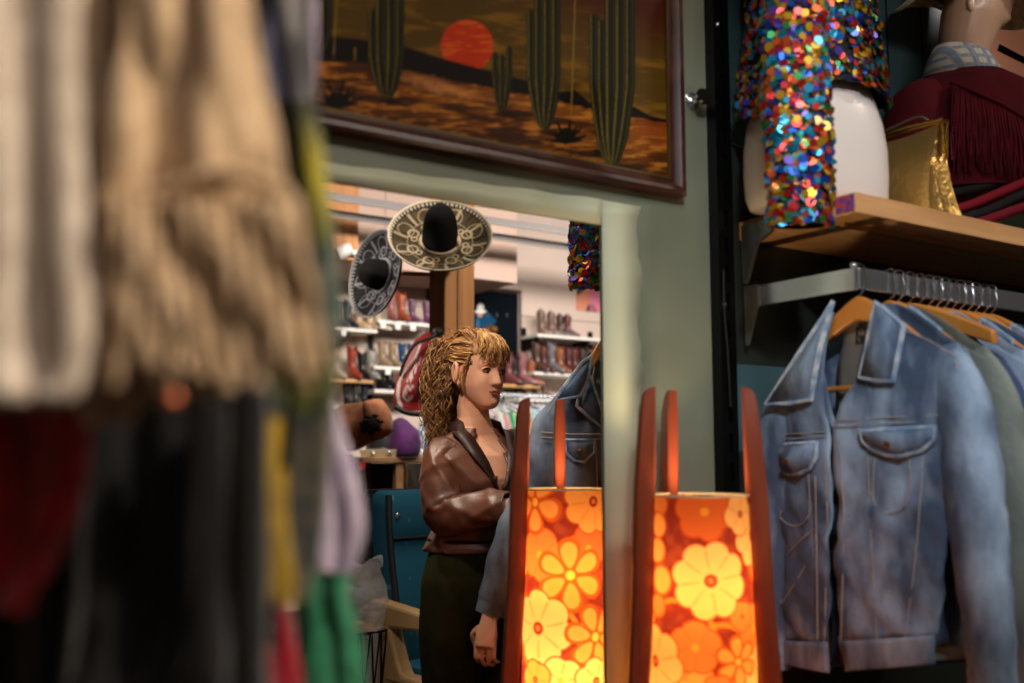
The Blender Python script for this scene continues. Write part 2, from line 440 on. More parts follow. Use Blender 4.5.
def rocket_lamp(cx, cy, legs, fl, pxc, pxscale, label, flip, bz=.765):
    root = thing('rocket_lamp', label, 'lamp', (cx, cy, 0), 0, None)
    ztop, zbot = 1.192, .36
    def rad(z): return .0945 + (ztop - z) * .026
    nu, nv = 300, 340
    a = np.linspace(0, 2*math.pi, nu+1)
    zz = np.concatenate([np.linspace(ztop, .70, 260), np.linspace(.695, zbot, nv+1-260)])
    A, Z = np.meshgrid(a, zz); Rr = rad(Z)
    # angle measured from the side facing the camera, + to the camera's right
    lat = np.sin(A)*Rr; fw = -np.cos(A)*Rr
    X = cx + CY*lat - SY*fw; Y = cy + SY*lat + CY*fw
    A2 = A + math.atan((pxc-512)/FPX); S = pxc + (np.where(A2 > math.pi, A2-2*math.pi, A2)*Rr).ravel()*pxscale*1.04
    D = -SY*cx + CY*cy
    zf = Z.ravel(); FP = np.stack([np.full(zf.size, cx + SY*.098), np.full(zf.size, cy - CY*.098), zf], 1)
    T = proj(FP)[1]
    bg = npl((142,50,36)); C = np.tile(bg, (S.size,1))
    C = C + (npl((168,70,46))-bg)[None]*smoothstep(.4,.7,fbm(S/9,T/9,4))[:,None]
    rnd = random.Random(5 if flip else 6)
    extra = []
    for k in range(60):
        s = pxc + rnd.uniform(-1,1)*math.pi*.098*pxscale; t = rnd.uniform(470, 900)
        if abs(s-pxc) < 52 and t < 690: continue
        extra.append((s,t,rnd.choice([22,28,34,38]),rnd.choice([5,6,8]),rnd.choice([(250,190,112),(244,162,78),(232,128,62)]),rnd.random(),rnd.choice([0,1,2])))
    def mixc(C, col, m): return C*(1-m[:,None]) + npl(col)[None]*m[:,None]
    # a few curling stems
    for (sx, sy, r0) in [(pxc-25, 640, 38), (pxc+20, 655, 30)]:
        d = np.hypot(S-sx, T-sy); C = mixc(C, (238,140,50), smoothstep(3.2,1.6,np.abs(d-r0))*.9)
    for fx, fy, r, npet, col, ph, style in extra + fl:
        dx = S-fx; dy = T-fy; d = np.hypot(dx, dy); th = np.arctan2(dy, dx) + ph
        if npet == 1:
            e = np.hypot(dx/r, dy/(r*1.1)); m = smoothstep(1.03,.95,e); C = mixc(C, (214,84,26), m); C = mixc(C, col, smoothstep(.9,.78,e)); continue
        pa = np.abs(((th*npet/(2*math.pi)) % 1) - .5)*2      # 0 at petal centre .. 1 between petals
        if style == 1:       # five or six separate rounded petals round a star centre
            k = np.pi/npet
            ang = ((th*npet/(2*math.pi)) % 1 - .5)*2*np.pi/npet
            qx = d*np.cos(ang) - r*.62; qy = d*np.sin(ang)
            e = np.sqrt((qx/(r*.42))**2 + (qy/(r*(.26+.10*np.clip(qx/(r*.42),-1,1)) * (6/npet)))**2)
            C = mixc(C, (220,92,28), smoothstep(1.32,1.2,e)); C = mixc(C, col, smoothstep(1.0,.86,e))
            C = mixc(C, (242,150,50), smoothstep(.7,.3,e)*.25)
            C = mixc(C, (250,190,80), smoothstep(r*.17,r*.13,d)); 
        else:
            edge = r*(1 - .16*pa**2.2)
            C = mixc(C, (208,78,24) if style == 0 else (206,70,22), smoothstep(edge+1.6, edge+.6, d))
            C = mixc(C, col, smoothstep(edge, edge-1.2, d))
            ins = smoothstep(edge-2, edge-5, d)
            C = mixc(C, (222,104,34), ins*smoothstep(.80,1.0,pa)*.55*smoothstep(r*.2,r*.35,d))
            vein = smoothstep(.14,.03,np.abs(((th*npet*5/(2*math.pi)) % 1)-.5))
            C = mixc(C, (228,120,40), ins*vein*.38*smoothstep(r*.8,r*.3,d))
            if style == 0:
                C = mixc(C, (150,40,20), smoothstep(r*.19,r*.15,d)); C = mixc(C, (226,120,60), smoothstep(r*.10,r*.07,d))
            else:
                C = mixc(C, (246,170,60), smoothstep(r*.17,r*.12,d)*.8)
    P = np.stack([X.ravel(), Y.ravel(), Z.ravel()], 1)
    inv = np.array(wmat(root).inverted()); P = P + inv[:3,3]
    sh = MB(); sh.v = [tuple(p) for p in P]; W = nu+1
    sh.f = [(j*W+i, j*W+i+1, (j+1)*W+i+1, (j+1)*W+i) for j in range(nv) for i in range(nu)]; sh.m = [0]*len(sh.f)
    s = sh.build('lamp_shade', M('printed_fabric', (240,170,60), .8, attr='Col', transl=.72, spec=.1), root, local=True, cols=C)
    for z in (ztop, zbot):
        m = MB(); m.tube([(cx+rad(z)*1.004*math.cos(t*2*math.pi/40), cy+rad(z)*1.004*math.sin(t*2*math.pi/40), z) for t in range(41)], .0022, 6)
        m.build('shade_rim', M('rim_cream',(240,214,160),.6), root)
    lg = M('teak', (150,68,40), .32, var=(5,4,.3,.7,(4,4,.5)), col2=(118,48,28))
    for alpha in legs:
        al = R_(alpha); ds = math.sin(al); df = -math.cos(al)
        dirv = Vector((CY*ds - SY*df, SY*ds + CY*df, 0)); tan = Vector((-dirv.y, dirv.x, 0))
        rings = []
        for z, w in [(1.405,.004),(1.401,.009),(1.390,.013),(1.36,.0155),(1.28,.018),(1.2,.0205),(1.0,.0215),(.7,.020),(.36,.016),(.12,.0125),(0,.010)]:
            rc = .091 + w + (1.192 - z)*(.026 if z < 1.192 else .02) + (max(0, .9-z))*.07
            t = .0125 if z < 1.39 else .009
            c = Vector((cx, cy, z)) + dirv*rc
            rings.append([c+dirv*w+tan*t*.6, c+dirv*w*.8+tan*t, c-dirv*w*.8+tan*t, c-dirv*w+tan*t*.6, c-dirv*w-tan*t*.6, c-dirv*w*.8-tan*t, c+dirv*w*.8-tan*t, c+dirv*w-tan*t*.6])
        m = MB(); m.loft(rings); L = m.build('leg', lg, root, smooth=50)
        k = MB(); c = Vector((cx,cy,1.186)) + dirv*.0925
        k.sphere(c, .0045, 0, 8, 6); k.build('screw', M('brass',(200,150,70),.3,.9), L)
    m = MB()
    for z in (.44, 1.12): 
        for alpha in legs:
            al = R_(alpha); ds = math.sin(al); df = -math.cos(al); dv = Vector((CY*ds - SY*df, SY*ds + CY*df, 0))
            if z < 1: m.tube([Vector((cx,cy,z)), Vector((cx,cy,z))+dv*(rad(z)+.03)], .003, 6)
    m.tube([(cx,cy,.44),(cx,cy,.70)], .012, 10); m.build('lamp_stem', M('stem_brass',(170,130,70),.4,.7), root)
    m = MB(); m.sphere((cx,cy,.76),(.03,.03,.045)); m.build('bulb', M('bulb_glow',(255,210,130),.4,emit=25), root)
    l = bpy.data.lights.new('bulb_light','POINT'); l.energy = LAMP_W; l.color = (1,.80,.54); l.shadow_soft_size = .05
    lo = bpy.data.objects.new('bulb_light', l); COL.objects.link(lo); lo.location = (cx,cy,bz)
    l2 = bpy.data.lights.new('bulb_light_upper','POINT'); l2.energy = LAMP_W*.5; l2.color = (1,.80,.54); l2.shadow_soft_size = .05
    lo = bpy.data.objects.new('bulb_light_upper', l2); COL.objects.link(lo); lo.location = (cx,cy,1.06)
    l3 = bpy.data.lights.new('bulb_uplight','SPOT'); l3.energy = LAMP_W*7; l3.color = (1,.74,.44); l3.spot_size = R_(98); l3.spot_blend = .4; l3.shadow_soft_size = .02
    lo = bpy.data.objects.new('bulb_uplight', l3); COL.objects.link(lo); lo.location = (cx,cy,1.12); lo.rotation_euler = (math.pi,0,0)
    m = MB(); m.sphere((cx,cy,1.0),(.026,.026,.038)); m.build('bulb', MATS['bulb_glow'], root)
    m = MB(); m.tube([(cx,cy,.70),(cx,cy,.96)], .008, 8); m.build('lamp_stem', MATS['stem_brass'], root)
LAMP_W = .85
rocket_lamp(1.404, 1.472, [278,203,82], flowers_right(), 697, 512, 'floral shaded wooden lamp in front of the wall, nearest the jackets', False)
rocket_lamp(1.404, 1.915, [278,186,85], flowers_left(), 567, 436, 'reflected floral shaded wooden lamp just behind the wall edge, beside the woman', True, .83)  # mirror reflection of the first lamp, built as a second one
# ------------------------------------------------------------------ denim jackets on the rail
def denim(name, c1, c2, wear=(.42,.62)):
    return M(name, c1, .82, var=(11,7,wear[0],wear[1],(1,1,.4)), col2=c2, bump=(34,.55,.006), sheen=.1)
D_light = denim('denim_light', (66,84,110), (160,182,208), (.42,.68))
D_mid = denim('denim_mid', (66,88,120), (122,150,182))
D_dark = denim('denim_dark', (30,44,78), (50,68,108))
D_grey = denim('denim_grey', (96,104,100), (128,136,128))
D_pale = denim('denim_pale', (128,150,176), (176,196,214))
D_purple = denim('denim_purple', (62,60,96), (84,80,120))
D_black = denim('denim_black', (20,22,28), (34,36,44))
D_lining = denim('denim_lining', (96,90,86), (120,114,106))
STITCH = M('stitch_thread', (170,160,150), .8)
WORN = M('worn_edge', (120,146,178), .85, var=(40,4,.4,.65), col2=(190,198,204))
BTN = M('copper_button', (150,96,48), .3, .9)
HANGW = M('hanger_wood', (208,142,66), .38, var=(8,4,.3,.7,(4,1,1)), col2=(184,116,46), coat=.3)
WIRE = M('hook_wire', (206,206,206), .16, 1.0)
HX0 = 1.79
def hanger(root_name, label, loc, group, tilt=0, w=.190, wood=HANGW, drop=.145):
    r = thing(root_name, label, 'hanger', loc, tilt, group)
    top = []; bot = []
    for i in range(25):
        y = -w + 2*w*i/24; q = abs(y)/w
        top.append((0, y, -.060 - drop*q**1.25)); bot.append((0, y, -.112 - (drop-.023)*q**1.4))
    m = MB(); poly = [Vector(p)+Vector((-.009,0,0)) for p in top] + [Vector(p)+Vector((-.009,0,0)) for p in reversed(bot)]
    m.prism(poly, (.018,0,0)); m.build('shoulders', wood, r, local=True, smooth=30, bevel=.004)
    m = MB(); m.tube([(0,-w*.86,-.20),(0,-w*.8,-.255),(0,w*.8,-.255),(0,w*.86,-.20)], .0065, 8); m.build('bar', wood, r, local=True)
    m = MB(); pts = [(0,0,-.075),(0,0,-.05),(0,.002,-.045)]
    pts = [(0,0,-.085),(0,.0,-.06),(0,-.012,-.048),(0,-.017,-.03),(0,-.013,-.008)] + [(0,-.003+.0125*math.cos(t),.0-.004+.0125*math.sin(t)) for t in np.linspace(math.pi*.95,-.35,9)]
    m.tube(catmull(pts,3), .0019, 6); m.build('hook', WIRE, r, local=True)
    return r

# local frame of a jacket: root on the rail; y = world Y offset, z down from the rail, front at -x
def jl(px, py, X=1.745): 
    p = atX(px, py, X); return (p.y - (RY-.003), p.z - RZ)
def wrk(y, z, s=0, k=1.0):
    return k*(.006*math.sin(z*34+y*30+s) + .005*math.sin(z*71-y*55+2*s) + .004*noise.noise(Vector((y*22,z*11,s))) )
def panel(m, rows, xf, nc=14, k=5, mi=0):
    rr = poly_resample([(Vector((0,)+jl(*a)), Vector((0,)+jl(*b_))) for a, b_ in rows], k)
    def fn(u, v):
        i = min(int(round(v*(len(rr)-1))), len(rr)-1); L, R = rr[i]; p = L.lerp(R, u)
        return (xf(p.y, p.z, u, v), p.y, p.z)
    m.grid(fn, nc, len(rr)-1, mi)
def cord(m, pxs, xoff, r=.0012, mi=0, k=5):
    pts = [Vector((xoff(*jl(*p)),)+jl(*p)) for p in pxs]
    m.tube(catmull(pts, k), r, 5, mi)
def build_jacket(name, label, mat, inner, loc, detail=True, group=None):
    r = thing(name, label, 'jacket', loc, 0, group)
    hw = .235
    def xf(y, z, s=0):
        q = min(1, abs(y)/hw); return -.055*(1-q*q)**.5 - .006 if q < 1 else -.006
    def front(s): 
        def f(y, z, u, v):
            d = xf(y,z)*(.55+.45*min(1,max(0,(-z-.05)/.25)))
            return d - wrk(y,z,s, min(1,max(0,(-z-.2)*3)))
        return f
    # back panel (also what shows inside the neck)
    m = MB()
    back = [((858,300),(862,300)), ((832,308),(880,304)), ((790,350),(925,334)), ((768,392),(952,360)), ((764,470),(952,460)), ((770,560),(948,560)), ((775,660),(935,650))]
    panel(m, back, lambda y,z,u,v: .045*(1-min(1,abs(y)/hw)**2)**.5 + .004 + wrk(y,z,3,.6), 16, 5)
    m.build('back', [mat], r, local=True, solid=.003)
    m = MB(); panel(m, [((838,303),(868,302)),((826,345),(874,345)),((824,395),(872,395)),((826,430),(862,430))], lambda y,z,u,v: .006+wrk(y,z,5,.5), 10, 4)
    m.build('lining', [inner], r, local=True, solid=.002)
    if detail:
        m = MB(); panel(m, [((842,325),(862,326)),((842,342),(862,342))], lambda y,z,u,v: .002, 4, 3); n = m.build('neck_label', M('label_cloth',(28,32,30),.7,var=(60,2,.45,.55),col2=(110,104,90)), r, local=True, solid=.002)
    # front panels
    Lrows = [((768,391),(832,312)), ((765,415),(826,352)), ((764,440),(828,404)), ((764,480),(836,444)), ((767,520),(836,512)), ((771,580),(835,580)), ((774,641),(833,641))]
    Rrows = [((876,309),(951,358)), ((875,352),(952,385)), ((846,404),(951,420)), ((838,440),(950,450)), ((843,512),(948,512)), ((841,580),(943,580)), ((846,641),(936,636))]
    m = MB(); panel(m, Lrows, front(1), 16, 5); m.build('front_panel', [mat], r, local=True, solid=.003)
    m = MB(); panel(m, Rrows, front(2), 16, 5); m.build('front_panel', [mat], r, local=True, solid=.003)
    # waistband
    m = MB(); panel(m, [((773,641),(834,641)),((776,655),(836,663)),((777,664),(836,672))], lambda y,z,u,v: xf(y,z)-.006, 12, 3)
    panel(m, [((846,640),(937,635)),((852,660),(937,652)),((853,670),(937,664))], lambda y,z,u,v: xf(y,z)-.006, 12, 3)
    m.build('waistband', [mat], r, local=True, solid=.004)
    # inner placket with its buttons
    m = MB(); panel(m, [((824,430),(850,430)),((830,520),(850,520)),((829,600),(850,600)),((828,668),(852,662))], lambda y,z,u,v: -.030, 6, 4); m.build('placket', [D_dark], r, local=True, solid=.003)
    for p in ((838,512),(838,573),(837,640)):
        y, z = jl(*p); m = MB(); m.lathe([(0,.004),(.005,.004),(.0075,.001),(.0075,-.003)], 12, Matrix.Translation((-.034,y,z)) @ Matrix.Rotation(R_(-90),4,'Y')); m.build('button', BTN, r, local=True)
    # sleeves
    def P3(px, py, x): return Vector((x,)+jl(px,py))
    def sleeve(path, rad, s):
        m = MB(); pts = catmull([P3(*p) for p in path], 7)
        n = len(pts); rs = [np.interp(i/(n-1), np.linspace(0,1,len(rad)), rad)*(1+.02*math.sin(i*1.3+s)+.015*math.sin(i*2.9)+.05*noise.noise(Vector((i*.5,s,0)))) for i in range(n)]
        m.tube(pts, rs, 18, flat=.72, up=Vector((1,0,0)))
        return m
    sleeve([(785,388,.0),(772,430,-.01),(765,500,-.01),(762,570,-.015),(764,640,-.02)], [.045,.062,.058,.05,.044], 1).build('sleeve', [mat], r, local=True, smooth=60)
    sleeve([(928,352,-.0),(951,400,-.01),(962,470,-.015),(972,550,-.02),(984,630,-.03),(988,690,-.03)], [.038,.056,.060,.056,.048,.044], 2).build('sleeve', [mat], r, local=True, smooth=60)
    for path in ([(764,640,-.02),(765,668,-.022)], [(988,688,-.03),(989,712,-.03)]):
        m = MB(); m.tube([P3(*p) for p in path], .047, 18, flat=.74, up=Vector((1,0,0))); m.build('cuff', [mat], r, local=True)
    # collar flaps
    c = MB()
    fl = [[(833,302),(826,316),(806,350),(773,404),(795,404),(818,400),(822,372),(825,345)], [(876,303),(884,308),(906,326),(903,352),(900,381),(884,381),(867,378),(871,350)]]
    for i, poly in enumerate(fl):
        pts = [Vector((-.046 - .022*min(1,(py-300)/80),)+jl(px,py)) for px,py in poly]
        cen = sum(pts, Vector())/len(pts); cen.x -= .012
        m = MB(); o = m.add(pts+[cen], [(j,(j+1)%len(pts),len(pts)) for j in range(len(pts))])
        m.tube(pts+[pts[0]], .0022, 5, 1)
        m.build('collar', [mat, WORN], r, local=True, solid=.004, smooth=60)
    m = MB(); panel(m, [((816,399),(826,372)),((824,415),(834,412)),((838,430),(840,430))], lambda y,z,u,v: -.05, 5, 3); m.build('lapel', [mat], r, local=True, solid=.003)
    m = MB(); panel(m, [((862,378),(876,380)),((850,398),(872,404)),((840,418),(858,420))], lambda y,z,u,v: -.056, 5, 3); m.build('lapel', [mat], r, local=True, solid=.003)
    if detail:
        st = MB(); xo = lambda y,z: xf(y,z)*(.55+.45*min(1,max(0,(-z-.05)/.25))) - wrk(y,z,1,min(1,max(0,(-z-.2)*3))) - .0062
        xo2 = lambda y,z: xf(y,z)*(.55+.45*min(1,max(0,(-z-.05)/.25))) - wrk(y,z,2,min(1,max(0,(-z-.2)*3))) - .0062
        cord(st, [(764,436),(790,434),(829,432)], xo); cord(st, [(764,441),(790,439),(829,437)], xo)
        cord(st, [(842,421),(890,418),(951,414)], xo2); cord(st, [(842,427),(890,424),(951,420)], xo2)
        cord(st, [(778,476),(779,505),(781,518),(796,526),(812,517),(813,505),(815,474)], xo); cord(st, [(775,560),(795,546),(818,528)], xo); cord(st, [(776,600),(785,600),(820,548)], xo)
        cord(st, [(832,450),(831,520),(830,640)], xo); cord(st, [(822,476),(824,560),(823,640)], xo)
        cord(st, [(880,458),(880,500),(896,512),(914,500),(914,458)], xo2); cord(st, [(874,456),(878,560),(884,640)], xo2); cord(st, [(926,456),(920,560),(908,640)], xo2)
        cord(st, [(846,440),(850,520),(849,640)], xo2)
        cord(st, [(768,392),(790,368),(818,336)], xo); cord(st, [(905,330),(930,342),(950,356)], xo2)
        cord(st, [(952,360),(954,400),(951,450)], lambda y,z: -.034)
        st.build('stitching', [STITCH], r, local=True)
        for poly, xx, bt in (([(767,446),(796,444),(825,443),(825,456),(818,468),(804,474),(788,474),(774,468),(767,458)], xo, (795,461)), ([(870,432),(900,430),(937,427),(936,440),(926,450),(908,456),(892,455),(878,449),(871,441)], xo2, (898,444))):
            pts = [Vector((xx(*jl(*p))-.006,)+jl(*p)) for p in poly]; cen = sum(pts,Vector())/len(pts); cen.x = min(p.x for p in pts)-.002
            m = MB(); m.add(pts+[cen], [(j,(j+1)%len(pts),len(pts)) for j in range(len(pts))]); m.tube(pts+[pts[0]], .0022, 5, 1)
            f = m.build('pocket_flap', [mat, WORN], r, local=True, solid=.003, smooth=60)
            y, z = jl(*bt); k = MB(); k.lathe([(0,.004),(.005,.004),(.0065,.001),(.0065,-.002)], 12, Matrix.Translation((cen.x-.003,y,z)) @ Matrix.Rotation(R_(-90),4,'Y')); k.build('button', BTN, f, local=True)
    return r
J0 = (HX0, RY-.003, RZ)
G_J = 'denim jackets on the chrome rail'; G_H = 'wooden hangers on the chrome rail'
hanger('wooden_hanger', 'wooden hanger inside the front light blue denim jacket', (J0[0]-.018,J0[1],J0[2]), G_H)
jk = build_jacket('denim_jacket', 'worn light blue denim jacket at the front of the rail, collar open', D_light, D_lining, J0, True, G_J)
plain = build_jacket('denim_jacket', 'grey green denim jacket hanging directly behind the front blue jacket', D_grey, D_dark, (HX0+.085, RY-.003, RZ), False, G_J)
plain.rotation_euler = (0,0,R_(3)); plain.scale = (.5,1,1)
specs = [ # dx, dz, rot, material, jacket label, hanger label
    (.155, -.012, -4, D_dark, 'dark navy denim jacket third along the rail, under a wide bare hanger', 'wide wooden hanger above the dark navy jacket, arms showing'),
    (.225, .0, 3, D_pale, 'pale washed denim jacket fourth along the rail, collar turned up', 'wooden hanger above the pale washed jacket, fourth along'),
    (.285, -.015, -2, D_black, 'black denim jacket between two pale ones further along the rail', 'wooden hanger on the rail above the black jacket'),
    (.345, -.006, 4, D_mid, 'mid blue denim jacket near the right edge of the photograph', 'wooden hanger above the mid blue jacket near the right edge'),
    (.405, -.02, -3, D_purple, 'purplish denim jacket at the right edge just below the rail', 'wooden hanger above the purplish jacket at the right edge'),
    (.47, -.01, 2, D_light, 'light denim jacket mostly hidden behind the purplish one', 'wooden hanger mostly hidden behind the purplish jacket')]
hanger('wooden_hanger', 'wooden hanger just behind the front one, inside the grey green jacket', (HX0+.085, RY-.003, RZ), G_H, R_(3))
for dx, dz, rot, mt, lj, lh in specs:
    d = dup(plain, (HX0+dx, RY-.003, RZ+dz), R_(rot), lj); recolor(d, {'denim_grey': mt})
    h = hanger('wooden_hanger', lh, (HX0+dx, RY-.003, RZ), G_H, R_(rot), drop=.085 if 'wide' in lh else .145, w=.205 if 'wide' in lh else .19)
# spare bare hooks of small hangers between
for i, dx in enumerate((.115,.19,.255,.315,.375,.44)):
    hanger('wire_hook_hanger', 'wooden hanger squeezed between jackets, only its wire hook showing on the rail', (HX0+dx, RY-.003, RZ), 'squeezed hangers on the chrome rail', R_((-1)**i*5), .16)

# ------------------------------------------------------------------ white hip form and the sequined garment
YH = 1.50
def hip_form():
    c = atY(822,200,YH); cx, cy = c.x, 1.515
    root = thing('hip_mannequin', 'glossy white plastic hip form standing at the left end of the shelf', 'mannequin', (cx, cy, SHZ1))
    prof = [(0,.125,.075),(.004,.142,.090),(.03,.150,.098),(.08,.152,.102),(.14,.150,.104),(.20,.142,.100),(.25,.128,.094),(.30,.112,.086),(.36,.104,.080),(.42,.108,.082)]
    rings = []
    for z, a, bb in prof:
        ring = []
        for j in range(40):
            t = 2*math.pi*j/40; e = .62
            ct, st_ = math.cos(t), math.sin(t)
            x = a*1.10*math.copysign(abs(ct)**e, ct); y = bb*math.copysign(abs(st_)**e, st_)
            # lie the wide axis across the camera's view
            ring.append(cam2w(0,0,0) + Vector((cx,cy,SHZ1+z+.001)) + Vector((x*math.cos(-.25)-y*math.sin(-.25), x*math.sin(-.25)+y*math.cos(-.25), 0)))
        rings.append(ring)
    m = MB(); m.loft(rings); m.build('hip_shell', M('mannequin_white',(226,214,206),.22,coat=.4), root, smooth=80)
    return cx, cy
hcx, hcy = hip_form()
SEQ = [M('sequin_%s' % n, c, .28, .55, coat=.5, attr=None) for n, c in (('red',(206,48,40)),('blue',(24,86,190)),('teal',(16,130,150)),('gold',(214,170,40)),('green',(26,120,60)),('purple',(84,60,160)),('orange',(214,90,40)),('cyan',(40,160,210)),('gold_deep',(186,140,30)),('red_deep',(170,30,30)))]
SEQBASE = M('sequin_net', (16,16,22), .8)
def sequins(m, surf, n, r, rnd, tilt=.55):
    for _ in range(n):
        p, nrm = surf(rnd)
        t = Vector((rnd.gauss(0,1),rnd.gauss(0,1),rnd.gauss(0,1)))*tilt*.5
        nn = (nrm + t).normalized(); rr = r*rnd.uniform(.8,1.15)
        m.disc(p + nrm*rnd.uniform(.001,.010), nn, rr, 9, 1+min(len(SEQ)-1, int(rnd.random()**1.0*len(SEQ))))
root = thing('sequined_garment', 'multicoloured sequined top with one hanging sleeve, draped over the white hip form', 'sequined top', (hcx, hcy, SHZ1+.2), 0, 'multicoloured sequined pieces')
rnd = random.Random(3)
def bodyp(t, z):     # t angle, z height above shelf
    a, bb = .158 + .02*math.sin(z*9), .118
    ct, st_ = math.cos(t), math.sin(t); e = .75
    x = a*math.copysign(abs(ct)**e, ct); y = bb*math.copysign(abs(st_)**e, st_)
    return Vector((hcx + x*math.cos(-.25)-y*math.sin(-.25), hcy + x*math.sin(-.25)+y*math.cos(-.25), SHZ1+z))
z0b = atY(850,88,hcy-.11).z - SHZ1
zlow = lambda t: z0b + .012*math.sin(t*3) - .055*max(0, math.cos(t-math.pi))**2
m = MB()
m.grid(lambda u, v: bodyp(u*2*math.pi, zlow(u*2*math.pi)+(.62-zlow(u*2*math.pi))*v), 48, 16, 0)
def surf_body(rnd):
    t = rnd.uniform(math.pi*.85, math.pi*2.15); z = rnd.uniform(zlow(t), .60)
    p = bodyp(t, z); c = Vector((hcx,hcy,p.z)); return p, (p-c).normalized()
sequins(m, surf_body, 2300, .0090, rnd)
m.build('sequin_bodice', [SEQBASE]+SEQ, root, smooth=0)
m = MB()
Dsl = 2.03
pa = [atD(800,-30,2.03), atD(797,40,2.01), atD(796,100,1.985), atD(800,160,1.98), atD(800,226,1.98)]
axis = catmull(pa, 8); hwid = [.062,.062,.064,.061,.058]
def sl_w(v): return np.interp(v, np.linspace(0,1,5), hwid)
rgt = Vector((CY, SY, 0)); fwd = Vector((-SY, CY, 0))
def slp(t, v):
    i = v*(len(axis)-1); k = min(int(i), len(axis)-2); c = axis[k].lerp(axis[k+1], i-k); w = sl_w(v)
    return c + rgt*(w*math.cos(t)) + fwd*(w*.5*math.sin(t)), rgt*math.cos(t)*.5 + fwd*math.sin(t)
m.grid(lambda u, v: slp(u*2*math.pi, v)[0], 28, 24, 0)
def surf_sl(rnd):
    t = rnd.uniform(math.pi*.95, math.pi*2.05); v = rnd.uniform(0,1); p, n = slp(t, v); return p, n.normalized()
sequins(m, surf_sl, 1200, .0092, rnd)
m.build('sequin_sleeve', [SEQBASE]+SEQ, root, smooth=0)

# ------------------------------------------------------------------ gold handbag
def handbag():
    GOLD = M('gold_leather', (222,178,100), .30, .85, bump=(70,.6,.004)); CL = M('gold_clasp', (210,170,90), .15, 1.0)
    cF = atX(946,165,2.07)
    yf = SY0 + .012; yb = yf + .21
    p0 = atY(946,205,yf); cx = p0.x
    zb_, zt_ = SHZ1+.001, atY(942,128,yf+.02).z
    root = thing('gold_handbag', 'metallic gold leather clasp handbag on the wooden shelf', 'handbag', (cx, (yf+yb)/2, SHZ1))
    H = zt_-zb_
    rings = []
    for k in range(13):
        y = yf + (yb-yf)*k/12; ins = .0 if 0 < k < 12 else .006; ring = []
        end = k in (0,12)
        for j in range(28):
            t = j/28
            # tent-shaped cross section, wide at the base
            if t < .25: q = t/.25; x = -.066+.132*q; z = 0
            elif t < .6: q = (t-.25)/.35; x = .066-.058*q**.8 + .006*math.sin(q*math.pi); z = H*q
            elif t < .65: q = (t-.6)/.05; x = .008-.016*q; z = H
            else: q = (t-.65)/.35; x = -.008-.058*q**1.25 - .006*math.sin(q*math.pi); z = H*(1-q)
            z2 = z*(1-.04*math.sin(math.pi*k/12)); ring.append(Vector((cx + x*(1-ins*6), y + (.012*math.sin(z/H*math.pi) if k==0 else 0), zb_+z2)))
        rings.append(ring)
    m = MB(); m.loft(rings, caps=(False, True))
    # folded front gusset: pleat pushed inwards
    n = 28; r0 = rings[0]
    inner = []
    for p in r0:
        s = (p.z-zb_)/H; inner.append(Vector((cx+(p.x-cx)*.45, p.y + .010 + .03*s*(1 if abs(p.x-cx)<.03 else .4), zb_+.008+(p.z-zb_)*.9)))
    inner2 = [Vector((cx+(p.x-cx)*.1, yf+.045*((p.z-zb_)/H)+.004, p.z)) for p in inner]
    m.loft([r0, inner, inner2], caps=(False, True))
    m.build('bag_body', GOLD, root, smooth=60)
    c = MB()
    for sx in (-.011,.011):
        c.tube(catmull([(cx+sx,yf+.0,zb_+H*.62),(cx+sx,yf-.004,zb_+H*.95),(cx+sx,yf+.01,zb_+H+.008),(cx+sx,yb-.01,zb_+H+.008),(cx+sx,yb,zb_+H*.7)],5), .0042, 8)
    c.build('clasp_frame', CL, root)
    s = MB(); s.tube(catmull([(cx,yf+.03,zb_+H+.01),(cx-.02,yf+.05,zb_+H+.026),(cx-.04,yf+.12,zb_+H+.01),(cx-.045,yb,zb_+H+.004)],6), .003, 6); s.build('strap', M('strap_brown',(70,56,40),.5), root)
handbag()

